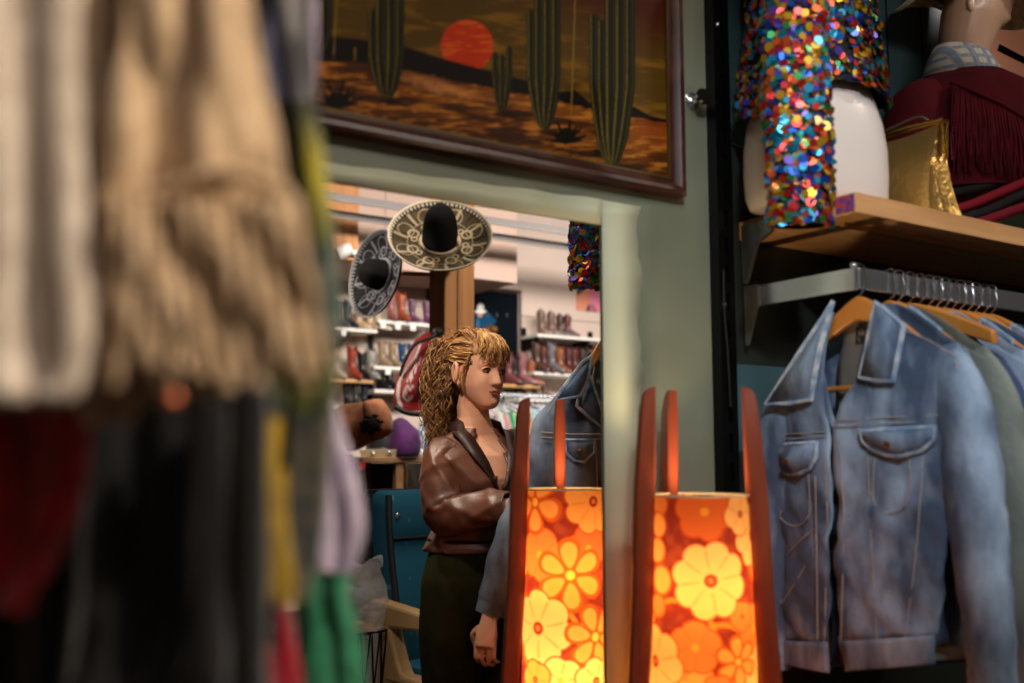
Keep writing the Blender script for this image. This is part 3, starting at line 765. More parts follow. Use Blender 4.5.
# ------------------------------------------------------------------ dressed bust at the right end
def bust():
    c = atY(975,70,1.50); bx, by = c.x, 1.53
    SKIN = M('mannequin_skin', (206,168,142), .3, coat=.2)
    root = thing('bust_mannequin', 'skin coloured male display bust in a plaid shirt on the shelf', 'mannequin', (bx, by, SHZ1))
    rx = rgt; 
    def Q(px, py, d=0.0): 
        D = -SY*bx + CY*by + d; return atD(px, py, D)
    m = MB()
    # neck and head, looking to the right of the picture
    path = [Q(960,110), Q(962,80), Q(964,60), Q(966,40), Q(972,15), Q(976,-10)]
    m.tube(catmull(path,5), [.075,.07,.066,.064,.062,.060,.060,.060,.060,.060,.062,.064,.066,.068,.07,.072,.074,.076,.078,.08,.08,.08,.08,.08,.08,.08], 20, caps=(True,True))
    hc = Q(981,-12); fd = rgt*.96 + fwd*.28; fd.normalize(); sd = fd.cross(Vector((0,0,1))).normalized()
    M3 = Matrix((fd, sd, Vector((0,0,1)))).transposed()
    m.sphere(hc, (.095,.074,.115), 0, 28, 20, M3)
    m.sphere(Q(988,14), (.058,.05,.05), 0, 20, 14, M3)      # jaw
    m.sphere(Q(1003,18), (.022,.022,.018), 0, 14, 10, M3)    # chin
    m.sphere(Q(1016,-2), (.016,.012,.014), 0, 12, 8, M3)    # nose
    m.sphere(Q(1008,6), (.014,.02,.006), 0, 12, 8, M3)
    m.sphere(Q(1007,11), (.013,.018,.006), 0, 12, 8, M3)
    o = m.build('head', SKIN, root, smooth=180); 
    q = o.modifiers.new('r','REMESH'); q.mode = 'VOXEL'; q.voxel_size = .006; q2 = o.modifiers.new('s','SMOOTH'); q2.iterations = 4; bake(o)
    e = MB(); e.sphere(Q(972,4,-.07), (.014,.006,.024), 0, 12, 8, M3); e.build('ear', SKIN, root)
    # shoulders under the clothes
    t = MB(); rings = []
    for py, w, dd in ((84,.07,.06),(100,.13,.08),(125,.18,.10),(160,.185,.11),(196,.17,.11)):
        cc = Q(965,py); rings.append([cc + rgt*(w*math.cos(a))*.92 + fwd*(dd*.8*math.sin(a)) for a in np.linspace(0,2*math.pi,28,endpoint=False)])
    t.loft(rings); t.build('torso', SKIN, root, smooth=80)
    # plaid collar
    PL = bpy.data.materials.new('plaid_cloth'); PL.use_nodes = True; nt = PL.node_tree; n = nt.nodes; L = nt.links; bs = n['Principled BSDF']; bs.inputs['Roughness'].default_value = .85
    tc = n.new('ShaderNodeTexCoord'); 
    def band(direction, scale, lo):
        w = n.new('ShaderNodeTexWave'); w.bands_direction = direction; w.inputs['Scale'].default_value = scale; L.new(tc.outputs['Object'], w.inputs['Vector'])
        r_ = n.new('ShaderNodeMapRange'); r_.inputs['From Min'].default_value = lo; r_.inputs['From Max'].default_value = lo+.1; L.new(w.outputs['Fac'], r_.inputs['Value']); return r_.outputs['Result']
    def mix(fac, a, bcol):
        x = n.new('ShaderNodeMix'); x.data_type = 'RGBA'; L.new(fac, x.inputs['Factor'])
        if isinstance(a, tuple): x.inputs['A'].default_value = a
        else: L.new(a, x.inputs['A'])
        x.inputs['B'].default_value = bcol; return x.outputs['Result']
    c1 = mix(band('X',9,.6), rgb((186,186,180)), rgb((110,128,156)))
    c2 = mix(band('Z',11,.62), c1, rgb((120,136,160))); c3 = mix(band('X',22,.9), c2, rgb((190,160,96))); L.new(c3, bs.inputs['Base Color'])
    s = MB(); rings = []
    for py, w in ((84,.098),(70,.086),(54,.074)):
        cc = Q(963,py); rings.append([cc + rgt*(w*math.cos(a)) + fwd*(w*.85*math.sin(a)) + Vector((0,0,-.018*math.cos(a)-.004*math.sin(2*a))) for a in np.linspace(0,2*math.pi,32,endpoint=False)])
    s.loft(rings, caps=(False,False)); rings2 = []
    for py, w in ((54,.074),(66,.092),(86,.110)):
        cc = Q(963,py); rings2.append([cc + rgt*(w*math.cos(a)) + fwd*(w*.85*math.sin(a)) + Vector((0,0,-.020*math.cos(a))) for a in np.linspace(0,2*math.pi,32,endpoint=False)])
    s.loft(rings2, caps=(False,False)); sh = s.build('plaid_shirt_collar', PL, root, smooth=60, solid=.002)
    k = MB(); k.sphere(Q(1004,82,-.07), (.013,.008,.013), 0, 14, 8); k.build('brooch', M('brooch_gold',(196,150,50),.25,.9), root)
    # red fringed jacket
    RED = M('red_suede', (78,6,18), .9, var=(14,4,.3,.7), col2=(58,4,12), spec=.15, bump=(200,.3,.001))
    jr = thing('fringed_jacket', 'dark red suede jacket with long fringe worn by the display bust', 'jacket', (bx, by-.02, SHZ1))
    j = MB(); rings = []
    for py, cx_, w, dd in ((80,966,.110,.095),(90,968,.165,.11),(108,972,.215,.13),(140,974,.225,.14),(196,974,.215,.14)):
        cc = Q(cx_,py); rings.append([cc + rgt*(w*math.cos(a)) + fwd*(dd*math.sin(a)) + rgt*(.004*math.sin(a*7+py)) for a in np.linspace(0,2*math.pi,36,endpoint=False)])
    j.loft(rings, caps=(False,True)); j.build('jacket_body', RED, jr, smooth=80, solid=.003)
    sl = MB(); sl.tube(catmull([Q(930,92,-.04),(Q(914,110,-.07)),Q(910,140,-.06),Q(912,180,-.05)],6), [.045+.028*math.sin(min(1,i/8)*1.57) for i in range(19)], 18, flat=.9)
    sl.build('sleeve', RED, jr, smooth=80)
    pp = MB(); pp.tube(catmull([Q(952,84,-.12),Q(955,100,-.14),Q(952,130,-.15),Q(953,160,-.15)],6), .004, 6); pp.build('piping', M('piping_pink',(168,70,84),.6), jr)
    f = MB(); rf = random.Random(4)
    for i in range(130):
        u = i/129; px = 953 + 75*u + rf.uniform(-.8,.8); py = 86 + 34*u*u + rf.uniform(-1,1)
        ln = 78 + rf.uniform(-8,10) - 12*u
        a_ = Q(px,py,-.135); b_ = Q(px+rf.uniform(-2,4)+5*u,py+ln*.5,-.155-.01*rf.random()); c_ = Q(px+rf.uniform(-2,6)+8*u,py+ln,-.15-.015*rf.random())
        f.tube([a_,b_,c_], [.0028,.0026,.0012], 5)
    fr = f.build('fringe', RED, jr); fr['kind'] = 'stuff'
    y = MB(); y.tube(catmull([Q(950,82,-.13),Q(975,92,-.145),Q(1005,106,-.145),Q(1030,122,-.14)],5), .005, 6); y.build('yoke_seam', RED, jr)
    # straw hat
    ST = M('straw', (236,220,184), .8, var=(60,3,.35,.65), col2=(190,168,128), bump=(150,.5,.002))
    hr = thing('straw_hat', 'woven straw cowboy hat tilted on the display bust head', 'hat', tuple(Q(970,-20)))
    hb = MB(); c0 = Q(966,-4)
    def brim(u, v):
        a = 2*math.pi*u; rr = .085 + .10*v; up = .05*v*v*abs(math.sin(a))**1.5 - .075*v*v*abs(math.cos(a))
        return c0 + fd*(rr*1.12*math.cos(a)) + sd*(rr*math.sin(a)*.9) + Vector((0,0,up+.012))
    hb.grid(brim, 48, 8); hb.build('brim', ST, hr, solid=.004, smooth=80)
    cr = MB(); cr.lathe([(.092,.0),(.09,.05),(.08,.10),(.05,.125),(.0,.11)], 28, Matrix.Translation(c0) @ M3.to_4x4()); cr.build('crown', ST, hr, smooth=80)
    # folded dark red and black cloth under it
    fr_ = thing('folded_blanket', 'folded red and black blanket at the right end of the shelf', 'blanket', tuple(Q(1000,205,-.1)))
    for nm, col, seq in (('fold', (112,14,30), [(930,214),(965,207),(1000,193),(1040,176)]), ('fold', (26,20,22), [(950,222),(985,212),(1020,196),(1050,184)]), ('fold', (22,18,20), [(935,196),(970,190),(1005,180),(1045,160)]), ('fold',(104,16,30),[(975,224),(1010,212),(1050,198)])):
        b_ = MB(); dd = {112:-.16,26:-.17,22:-.12,104:-.175}[col[0]]
        pts = catmull([Q(px,py,dd) for px,py in seq],6); pts = [Vector((p.x,p.y,max(p.z,SHZ1+.014))) for p in pts]
        b_.tube(pts, .017, 12, flat=.75); b_.build(nm, M('blanket_%d'%col[0], col, .9, spec=.2), fr_)
bust()
# peach print behind the bust
p = atY(1010,70,YW-.03)
root = thing('peach_print', 'peach coloured poster with a dark diagonal line behind the bust', 'poster', (p.x, YW-.012, p.z))
m = MB(); a0 = atY(985,130,YW-.02); a1 = atY(1060,-40,YW-.02); m.box((a0.x,YW-.018,a0.z),(a1.x,YW-.012,a1.z)); m.build('sheet', M('print_peach',(214,150,122),.6,var=(5,3,.3,.7),col2=(196,128,100)), root, smooth=0)
m = MB(); m.prism([atY(1000,44,YW-.021),atY(1030,60,YW-.021),atY(1030,66,YW-.021),atY(998,50,YW-.021)], (0,.002,0)); m.build('diagonal_stripe', m_black, root, smooth=0)
# ------------------------------------------------------------------ knitwear hanging close to the camera
RTOP = -165
def cloth(px_rows, D, wav, seed, nc=60, k=10, thick=.05):
    """px_rows: list of (xl, xr, y) outline rows on a sheet hung at distance D; returns grid point fn"""
    rr = poly_resample([(Vector((a, y, 0)), Vector((b_, y, 0))) for a, b_, y in px_rows], k)
    def fn(u, v):
        i = min(int(round(v*(len(rr)-1))), len(rr)-1); L, R = rr[i]; q = L.lerp(R, u)
        e = min(1,max(0,(L.y-RTOP)/150)); e = e*e*(3-2*e); D_ = .62+(D-.62)*e
        d = D_ + wav*e*(math.sin(u*11+seed+.9*math.sin(v*3+seed)) *.35 + math.sin(u*23+2.1*seed+v*2)*.12 + .8*noise.noise(Vector((u*5,v*3,seed))))
        p = atD(q.x, q.y, d); return p
    return fn, len(rr)-1
def knit(name, c1, c2, sc=60):
    return M(name, c1, .95, var=(sc,4,.35,.65), col2=c2, bump=(sc*6,.8,.004), sheen=.4)
K_cream = knit('knit_cream', (216,186,150), (190,158,122)); K_white = knit('knit_white', (214,200,184), (190,172,156))
K_navy = knit('knit_navy', (17,18,26), (11,11,16)); K_red = knit('knit_red', (176,16,24), (130,10,18)); K_black = knit('knit_black', (9,9,11), (14,13,16))
K_lilac = knit('knit_lilac', (196,182,200), (164,150,182)); K_green = knit('knit_green', (46,136,98), (30,104,72)); K_crim = knit('knit_crimson', (176,18,44), (140,12,34))
K_yel = knit('knit_yellow', (180,146,30), (140,110,22)); K_grey = knit('knit_grey', (150,134,148), (124,110,126))
def sheet(root, name, rows, D, wav, seed, mat, nc=60, th=.006, k=10):
    fn, nv = cloth(rows, D, wav, seed, k=k); m = MB(); m.grid(fn, nc, nv); return m.build(name, mat, root, solid=th, smooth=80)
def fringe(root, segs, mat, r=.0022, sub=3):
    m = MB(); rf = random.Random(len(segs))
    for (x0,y0,x1,y1,D) in segs:
        pts = [atD(x0+(x1-x0)*t+rf.uniform(-3,3)*(t>0), y0+(y1-y0)*t, D+.006*math.sin(t*5+x0)) for t in np.linspace(0,1,6)]
        m.tube(catmull(pts,sub), [r*(1-.25*i/(5*sub)) for i in range(5*sub+1)], 6)
    o = m.build('fringe', mat, root); o['kind'] = 'stuff'; return o
# rail the knits hang from
pa, pb = atD(-400, RTOP+1, .62), atD(520, RTOP+1, .62)
root = thing('garment_rail', 'steel garment rail carrying the knitted shawls close to the camera', 'clothes rail', tuple((pa+pb)/2))
m = MB(); m.tube([pa, pb], .012, 12); m.build('rail', m_chrome, root)
for q in (pa, pb):
    m = MB(); m.tube([q, Vector((q.x,q.y,ZC))], .010, 12); m.build('ceiling_rod', m_chrome, root)
# cream shawl: three hanging folds with a fringe
r = thing('cream_shawl', 'thick cream knitted shawl with a long fringe, nearest the camera at top left', 'shawl', tuple(atD(150,100,.56)))
sheet(r, 'fold', [(-60,70,RTOP),(-60,78,0),(-50,88,200),(-45,92,330),(-40,84,385),(-30,60,397)], .535, .014, 1.3, K_white)
sheet(r, 'fold', [(60,190,RTOP),(62,180,0),(72,165,120),(84,150,180),(92,140,205)], .575, .016, 2.7, K_cream)
sheet(r, 'fold', [(120,245,RTOP),(128,252,0),(120,268,90),(108,285,180),(104,292,215)], .545, .018, 4.1, K_cream)
rs = random.Random(1); segs = []
for i in range(85):
    u = i/84; x0 = 104+188*u; segs.append((x0, 200, 98+228*u+rs.uniform(-7,7), 370+rs.uniform(-22,30)-24*max(0,u-.55), .545+.016*math.sin(i*.8)))
for i in range(30):
    u = i/29; segs.append((90+52*u, 195, 84+60*u+rs.uniform(-6,6), 395+rs.uniform(-15,30), .575))
fringe(r, segs, K_cream, .0048)
m = MB(); m.tube(catmull([atD(104,182,.540),atD(150,196,.535),atD(210,176,.530),atD(250,178,.530),atD(290,196,.534)],8), .005, 8); m.build('ribbed_seam', K_cream, r)
# dark coat, red scarf behind it
r = thing('navy_cardigan', 'dark navy knitted cardigan hanging below the cream fringe', 'cardigan', tuple(atD(160,500,.66)))
sheet(r, 'front', [(70,268,RTOP),(70,266,200),(76,262,400),(72,258,560),(66,224,625),(58,192,690),(50,186,760)], .66, .020, 5.2, K_navy)
m = MB(); fn,_ = cloth([(195,262,380),(190,262,700)], .63, .01, 1); m.grid(fn, 20, 10); m.build('sleeve', K_black, r, solid=.006, smooth=80)
r = thing('red_scarf', 'deep red scarf hanging at the left edge under the cream shawl', 'scarf', tuple(atD(40,500,.62)))
sheet(r, 'scarf_end', [(-40,92,RTOP),(-40,92,340),(-45,90,470),(-50,60,560),(-55,18,612)], .61, .016, 7.7, K_red)
r = thing('black_coat', 'black coat in the bottom left corner behind the red scarf', 'coat', tuple(atD(0,640,.72)))
sheet(r, 'front', [(-90,120,RTOP),(-90,110,300),(-95,100,760)], .72, .016, 9.1, K_black)
# multicoloured plaid shawl
def plaid_shawl():
    r = thing('plaid_shawl', 'green, yellow and blue plaid shawl with a yellow fringe end', 'shawl', tuple(atD(290,200,.7)))
    rows = [(236,300,RTOP),(244,306,0),(262,318,100),(282,328,190),(292,332,240),(288,334,320),(262,330,370),(240,326,420),(236,318,520),(244,300,600)]
    nc, k = 60, 14
    fn, nv = cloth(rows, .70, .016, 3.3, k=k); m = MB(); m.grid(fn, nc, nv)
    rr = poly_resample([(Vector((a,y,0)),Vector((b_,y,0))) for a,b_,y in rows], k)
    cols = np.zeros((len(m.v),3)); i = 0
    for j in range(nv+1):
        L,R = rr[min(j,len(rr)-1)]
        for q in range(nc+1):
            u = q/nc; y = L.y; x = L.x+(R.x-L.x)*u
            n = vnoise(np.array([u*5.]),np.array([y/30.]),2)[0]; n2 = vnoise(np.array([u*9.+4]),np.array([y/14.]),5)[0]
            if y < 105: c = npl((158,162,196)); c = c*(1-.5*n2)+npl((84,88,122))*.5*n2; c = c if u < .62 else c*.4+npl((150,142,110))*.6
            elif y < 250: c = npl((38,66,52)) if n < .55 else npl((24,38,54)); w = math.exp(-((u-.72)/.25)**2 - ((y-180)/50)**2); c = c*(1-w)+npl((164,152,40))*w
            elif y < 340: c = npl((54,72,64)) if n2 < .5 else npl((88,92,80))
            elif y < 420: w = math.exp(-((x-300)/22)**2-((y-375)/30)**2); c = npl((16,34,28))*(1-w)+npl((120,124,22))*w
            else:
                w = math.exp(-((x-(272-.05*(y-420)))/13)**2); c = npl((46,48,50)) if n2 < .5 else npl((74,70,58)); c = c*(1-w)+npl((186,150,30))*w
            cols[i] = c; i += 1
    m.build('body', M('plaid_knit', (80,80,60), .95, attr='Col', bump=(300,.8,.004), sheen=.3), r, solid=.006, smooth=80, cols=cols)
    m = MB(); rf = random.Random(2)
    for i in range(22):
        x = 250+ i*1.5; m.tube([atD(x,470,.685), atD(x+2+rf.uniform(-4,4),530,.68), atD(x+8+rf.uniform(-8,8),596+rf.uniform(-12,10),.68)], .0035, 6)
    o = m.build('yellow_fringe', K_yel, r); o['kind'] = 'stuff'
plaid_shawl()
r = thing('lilac_scarf', 'pale lilac scarf hanging beside the plaid shawl', 'scarf', tuple(atD(335,470,.82)))
sheet(r, 'scarf_end', [(284,312,RTOP),(284,312,200),(288,318,340),(300,334,420),(302,352,480),(304,358,530),(312,346,572)], .82, .014, 6.6, K_lilac)
r = thing('green_scarf', 'bright green scarf end at the bottom of the hanging knits', 'scarf', tuple(atD(335,620,.80)))
sheet(r, 'scarf_end', [(282,310,RTOP),(284,312,300),(302,334,520),(300,348,575),(298,350,600),(302,358,650),(298,362,760)], .86, .012, 8.4, K_green)
r = thing('crimson_scarf', 'crimson scarf end between the navy cardigan and the green scarf', 'scarf', tuple(atD(272,640,.7)))
sheet(r, 'scarf_end', [(246,280,RTOP),(246,282,300),(248,276,560),(250,284,612),(262,294,660),(268,298,760)], .725, .012, 2.2, K_crim)
r = thing('grey_scarf', 'pale mauve grey scarf end at the bottom below the navy cardigan', 'scarf', tuple(atD(222,640,.6)))
sheet(r, 'scarf_end', [(214,250,RTOP),(214,250,300),(212,238,590),(204,246,625),(196,256,680),(190,262,760)], .68, .010, 4.9, K_grey)
p = atD(173,400,.515)
r = thing('copper_bauble', 'small copper bauble gleaming on the end of the cream fringe', 'bauble', tuple(p))
m = MB(); m.sphere(p, .0045, 0, 16, 10); m.build('ball', M('copper_shine',(230,130,80),.3,.9), r)
m = MB(); m.tube([p+Vector((0,0,.004)), p+Vector((0,0,.03))], .0008, 6); m.build('thread', K_cream, r)
# ------------------------------------------------------------------ the far side of the shop
YF = 7.72          # front edge of the boot shelves
m_shelfw = M('shelf_white', (224,220,214), .5); m_shelfo = M('shelf_oak', (206,164,110), .5, var=(5,4,.3,.7,(.6,6,6)), col2=(178,134,84))
# bulkhead with a dark underside, wall boards
cA = atY(517,283,7.32)
b = MB(); b.box((-3,7.32,cA.z),(cA.x,YB,ZC)); struct(b.build('trim_6', M('bulkhead_paint',(186,162,148),.8,var=(1,2,.3,.7),col2=(178,154,140)), smooth=0))
b = MB()
for px, py in ((560,345),(480,299)):
    pass
for zc in (2.33, 2.62):
    b.box((-3,YB-.006,zc),(10,YB,zc+.012))
struct(b.build('trim_7', M('board_joint',(160,144,134),.8), smooth=0))
b = MB()
for px in (385,):
    q = atY(px,200,7.32); b.box((q.x,7.314,cA.z),(q.x+.012,7.32,ZC))
struct(b.build('trim_8', MATS['board_joint'], smooth=0))
# wooden post, full height, with a side face turned to the left
WOOD = M('post_wood', (204,146,92), .6, var=(3,6,.3,.7,(5,5,.35)), col2=(166,110,62), bump=(20,.2,.003))
pL = atD(429,300,5.2); pR = atD(474.5,300,5.2)
psz = .205
def post():
    o = thing('wooden_post', 'square brown timber post rising from floor to ceiling behind the woman', 'post', (pL.x, pL.y, 0))
    # corner ridge seen at x=447; build a square section rotated so two faces show
    k = atD(445,300,5.10)
    m = MB(); poly = [Vector((pL.x,pL.y,0)), Vector((k.x,k.y,0)), Vector((pR.x,pR.y,0)), Vector((pL.x+pR.x-k.x, pL.y+pR.y-k.y+.08,0))]
    m.prism(poly, (0,0,ZC)); m.build('timber', WOOD, o, smooth=0, bevel=.006)
    g = MB(); q = atD(457,300,5.14)
    g.prism([(q.x,q.y-.004,0),(q.x+.004,q.y-.004,0),(q.x+.004,q.y+.02,0)], (0,0,ZC)); g.build('split_crack', M('crack_dark',(70,40,20),.9), o, smooth=0)
    return o
post()
q0 = atY(300,250,7.28); q1 = atY(352.5,250,7.28)
o = thing('timber_beam', 'short orange lit timber column at the upper left under the ceiling', 'post', ((q0.x+q1.x)/2, 7.25, cA.z))
m = MB(); m.box((q0.x-.3,7.17,cA.z),(q1.x,7.315,ZC)); m.build('timber', WOOD, o, smooth=0, bevel=.006)
# ceiling conduits
for i, (pya, pyb) in enumerate(((196,236.5),(213,251))):
    Yt_ = 6.6 + .25*i; a = atY(330,pya,Yt_); zz = a.z
    o = thing('lighting_track', ['upper white lighting track crossing below the ceiling','lower white lighting track crossing below the ceiling'][i], 'lighting track', (4,Yt_,zz), 0)
    m = MB(); m.box((.5,Yt_-.015,zz-.026),(9,Yt_+.015,zz+.026)); m.build('track', M('track_white',(104,99,97),.6), o, smooth=0, bevel=.004)
    m = MB(); m.box((.5,Yt_-.025,zz-.034),(9,Yt_-.005,zz-.026)); m.build('shadow_lip', M('lip_grey',(120,114,112),.5), o, smooth=0)
    for X in (1.2,8.2):
        m = MB(); m.tube([(X,Yt_,zz+.02),(X,Yt_,ZC)], .006, 6); m.build('hanger_rod', m_chrome, o)
# spot lamp head
c = atY(344,251,7.1)
o = thing('spotlight', 'small white round spotlight at the upper left below the timber column', 'spotlight', tuple(c))
Mx = Matrix.Translation(c) @ Matrix.Rotation(R_(60),4,'Y') @ Matrix.Rotation(R_(30),4,'X')
m = MB(); m.lathe([(0,.07),(.035,.065),(.05,.03),(.052,-.05),(.046,-.05),(.04,-.02),(0,-.02)],20,Mx); m.build('head', M('lamp_white',(232,230,226),.35), o)
m = MB(); m.lathe([(0,-.03),(.041,-.03),(.041,-.021)],20,Mx); m.build('lens', M('lens_dark',(40,40,48),.1), o)
m = MB(); m.tube([c+Vector((.03,0,0)), c+Vector((.12,.02,.0)), c+Vector((.14,.22,0))], .02, 10); m.build('arm', MATS['lamp_white'], o)

# ---- shelves on the back wall
def shelf(px0, px1, py, mat, label, th=.03, Yf=YF, brackets=(), tags=()):
    a = atY(px0,py,Yf); e = atY(px1,py,Yf); z = a.z if px0 > 320 else e.z
    z = (a.z + atY(px1, py + (455.5-py)/(2054-px0)*(px1-px0), Yf).z)/2
    o = thing('boot_shelf', label, 'shelf', ((a.x+e.x)/2, (Yf+YB)/2, z), 0)
    m = MB(); m.box((a.x,Yf,z-th),(e.x,YB,z)); m.build('board', mat, o, smooth=0, bevel=.003)
    for bx in brackets:
        q = atY(bx,py,Yf); m = MB(); m.prism([(q.x,YB,z-th),(q.x,YB,z-.16),(q.x,YB-.03,z-.16),(q.x,Yf+.03,z-th-.02),(q.x,Yf+.03,z-th)], (.02,0,0)); m.build('bracket', m_black, o, smooth=0)
    for tx in tags:
        q = atY(tx,py,Yf); m = MB(); m.box((q.x-.026,Yf-.004,z-th-.042),(q.x+.026,Yf-.001,z-th+.004)); m.build('price_card', M('card_white',(232,230,226),.6), o, smooth=0)
    return z
zA = shelf(300,377.5,324, m_shelfw, 'white shelf at upper left holding the dark and the tan boots', brackets=(350,), tags=(343,))
zB = shelf(378.5,440,319.5, m_shelfw, 'white shelf left of the post holding the pink, rust and purple boots', tags=(383,398,413))
zC = shelf(296,374,376.5, m_shelfo, 'oak shelf at left holding the russet and the pale grey boots')
zD = shelf(374,430,365.5, m_shelfw, 'white shelf left of the post holding two tan and two blue boots', tags=(388,))
zE = shelf(374.5,432,389, m_shelfw, 'lowest white shelf at left with short black boots')
zE2 = shelf(300,374,405, m_shelfw, 'white shelf below the oak shelf at left with tall black boots')
zF = shelf(538,640,333.5, m_shelfw, 'upper white shelf on the right holding four brown boots', brackets=(540,590), Yf=YF)
zG = shelf(534,640,371.5, m_shelfw, 'middle white shelf on the right holding a long row of brown boots')
zH = shelf(480,540.5,382.5, m_shelfo, 'oak shelf beside the face of the woman holding pink and orange boots', brackets=(524,))
zI = shelf(520,640,398, m_shelfw, 'lowest white shelf on the right with small brown boots')
for px, y0, y1, lab in ((523.5,328,410,'black shelf upright left of the right hand boot shelves'), (590,332,400,'black shelf upright behind the right hand boot shelves'), (371,330,400,'black shelf upright behind the left hand boot shelves')):
    a = atY(px,y0,YB-.02); o = thing('shelf_upright', lab, 'shelf support', (a.x, YB, 0))
    m = MB(); m.box((a.x-.018,YB-.04,0),(a.x-.006,YB,a.z)); m.box((a.x+.006,YB-.04,0),(a.x+.018,YB,a.z)); m.box((a.x-.006,YB-.02,0),(a.x+.006,YB,a.z)); m.build('channel', m_black, o, smooth=0)

# ---- boots
SOLE = M('boot_sole', (36,26,22), .6)
def leather(n, c, c2=None): return M('leather_'+n, c, .38, var=(12,4,.35,.65), col2=c2 or tuple(int(x*.72) for x in c), coat=.15, bump=(60,.25,.003))
BASE_L = leather('base', (120,90,70))
def boot_mesh(short=False):
    h = .20 if short else .315
    secs = [(.012,-.045,.205,.040),(.03,-.050,.205,.043),(.05,-.052,.190,.042),(.07,-.052,.150,.040),(.09,-.050,.110,.038),(.11,-.048,.075,.036),(.135,-.046,.056,.036),(.17,-.050,.054,.040)]
    if not short: secs += [(.22,-.058,.060,.047),(.27,-.064,.066,.053)]
    secs += [(h,-.066,.068,.055)]
    rings = []
    for z, x0, x1, w in secs:
        ring = []
        for j in range(24):
            a = 2*math.pi*j/24; c = (x0+x1)/2; rx = (x1-x0)/2
            x = c + rx*math.cos(a); sq = 1.0
            if z < .08: sq = 1 - .35*max(0,(x-.06)/.15)**2      # taper to the toe
            dz = 0
            if z == h: dz = .030*(abs(math.sin(a))**2.0) - .022*(abs(math.cos(a))**3) if not short else 0
            if z <= .012: dz = .0
            ring.append(Vector((x, w*math.sin(a)*sq, z + dz + (.012 if z < .04 and x > .12 else 0)*0)))
        rings.append(ring)
    m = MB(); m.loft(rings, caps=(True, False))
    inner = [[Vector((p.x*.93, p.y*.93, p.z - d)) for p in rings[-1]] for d in (0, .05)]
    m.loft([rings[-1]]+inner, caps=(False,True))
    for s in (-1,1):       # pull straps
        m.tube(catmull([(0,s*.054,h-.03),(0,s*.060,h+.034),(0,s*.054,h+.040),(0,s*.050,h-.02)],3), .006, 5)
    return m
def boot_sole():
    m = MB(); rings = []
    for z, g in ((.0,0),(.012,.004)):
        rings.append([Vector((.08+(.130+g)*math.cos(a), (.043+g)*math.sin(a)*(1-.3*max(0,math.cos(a))**2)*(1-.25*max(0,-math.cos(a))), z)) for a in np.linspace(0,2*math.pi,24,endpoint=False)])
    m.loft(rings); return m
_bm = boot_mesh(); _bs = boot_mesh(True); _so = boot_sole()
protos = {}
def boot(px, z, py_h, col, label, rot=0, short=False, Yc=None, group=None, toe=(1,0)):
    """px: picture x of the shaft; z shelf top; py_h: height in picture pixels"""
    key = short
    if key not in protos:
        r = thing('cowboy_boot' if not short else 'ankle_boot', label, 'boot', (0,0,0))
        (_bs if short else _bm).build('upper', BASE_L, r, local=True, smooth=50); _so.build('sole', SOLE, r, local=True, smooth=50); protos[key] = r
        o = r
    else: o = dup(protos[key], (0,0,0), label=label)
    if Yc is None: Yc = YF + .11
    p = atY(px, 340, Yc); D = -SY*p.x + CY*p.y
    s = py_h*D/FPX/(.355 if not short else .215); s = max(.6, min(1.45, s))
    o.location = (p.x, Yc, z+.001); o.scale = (s*.92, s, s); o.rotation_euler = (0,0,R_(rot)); o['label'] = label
    if group: o['group'] = group
    recolor(o, {'leather_': leather(*col) if not isinstance(col, str) else MATS['leather_'+col]})
    return o
C_navy=('navy',(34,44,58)); C_char=('charcoal',(62,70,70)); C_beige=('beige',(196,164,124)); C_cream=('cream',(204,188,160)); C_pink=('pink',(186,110,104)); C_rust=('rust',(186,92,58)); C_purple=('purple',(112,66,96))
C_rus=('russet',(166,66,46)); C_grey=('palegrey',(178,176,166)); C_black=('black',(24,26,30)); C_tan=('tan',(176,150,120)); C_blue=('blue',(30,74,120)); C_brown=('brown',(112,84,70)); C_dkbr=('darkbrown',(66,40,38)); C_wine=('wine',(92,42,46)); C_plum=('rose',(126,68,68)); C_orange=('orange',(156,92,56)); C_slate=('slate',(116,112,118)); C_mauve=('mauve',(150,98,98)); C_umber=('umber',(84,62,48)); C_choc=('chocolate',(96,44,32))
GB = 'cowboy boots on the back wall shelves'
def B(*a, **k): k.setdefault('group', GB); return boot(*a, **k)
F = -75   # toes roughly towards the camera
B(328,zA,28,C_char,'charcoal boot at the left end of the upper left shelf',-60); B(337,zA,29,C_char,'charcoal grey boot second from the left on the upper left shelf',-55)
B(346.5,zA,30,C_navy,'navy boot on the upper left shelf under the brim of the left sombrero',-60)
B(358,zA,28,C_beige,'beige boot below the left sombrero, nearest the navy boot',-35); B(369,zA,29,C_beige,'beige boot in the middle of the light pair below the left sombrero',-35); B(377,zA,30,C_cream,'cream boot at the right end of the upper left shelf',-40)
B(390,zB,33,C_pink,'pink boot left of the rust boot under the sombreros',-95); B(400.5,zB,33,C_rust,'rust orange boot with a dipped top left of the post',-85); B(411.5,zB,25,C_purple,'purple boot beside the rust boot',-50); B(426,zB,25,C_purple,'purple boot partly hidden by the timber post',-50)
B(334,zC,34,C_cream,'cream boot at the left end of the oak shelf on the left',-70); B(352,zC,35,C_rus,'russet red boot with a dipped top on the oak shelf on the left',-80); B(362,zC,30,C_black,'black boot between the russet and the pale grey boots',-80); B(371,zC,34,C_grey,'pale grey boot with a dipped top on the oak shelf on the left',-85)
B(382,zD,27,C_tan,'tan boot at left of the tan pair above the short black boots',-70); B(392.5,zD,27,C_tan,'tan boot at right of the tan pair above the short black boots',-70); B(402,zD,26,C_blue,'blue boot next to the tan pair',-70); B(411,zD,26,C_blue,'blue boot next to the red bag',-70)
B(380,zE,18,C_black,'short black boot on the lowest white shelf at left',-70,short=True); B(389,zE,18,C_black,'short black boot right of another on the lowest white shelf at left',-70,short=True)
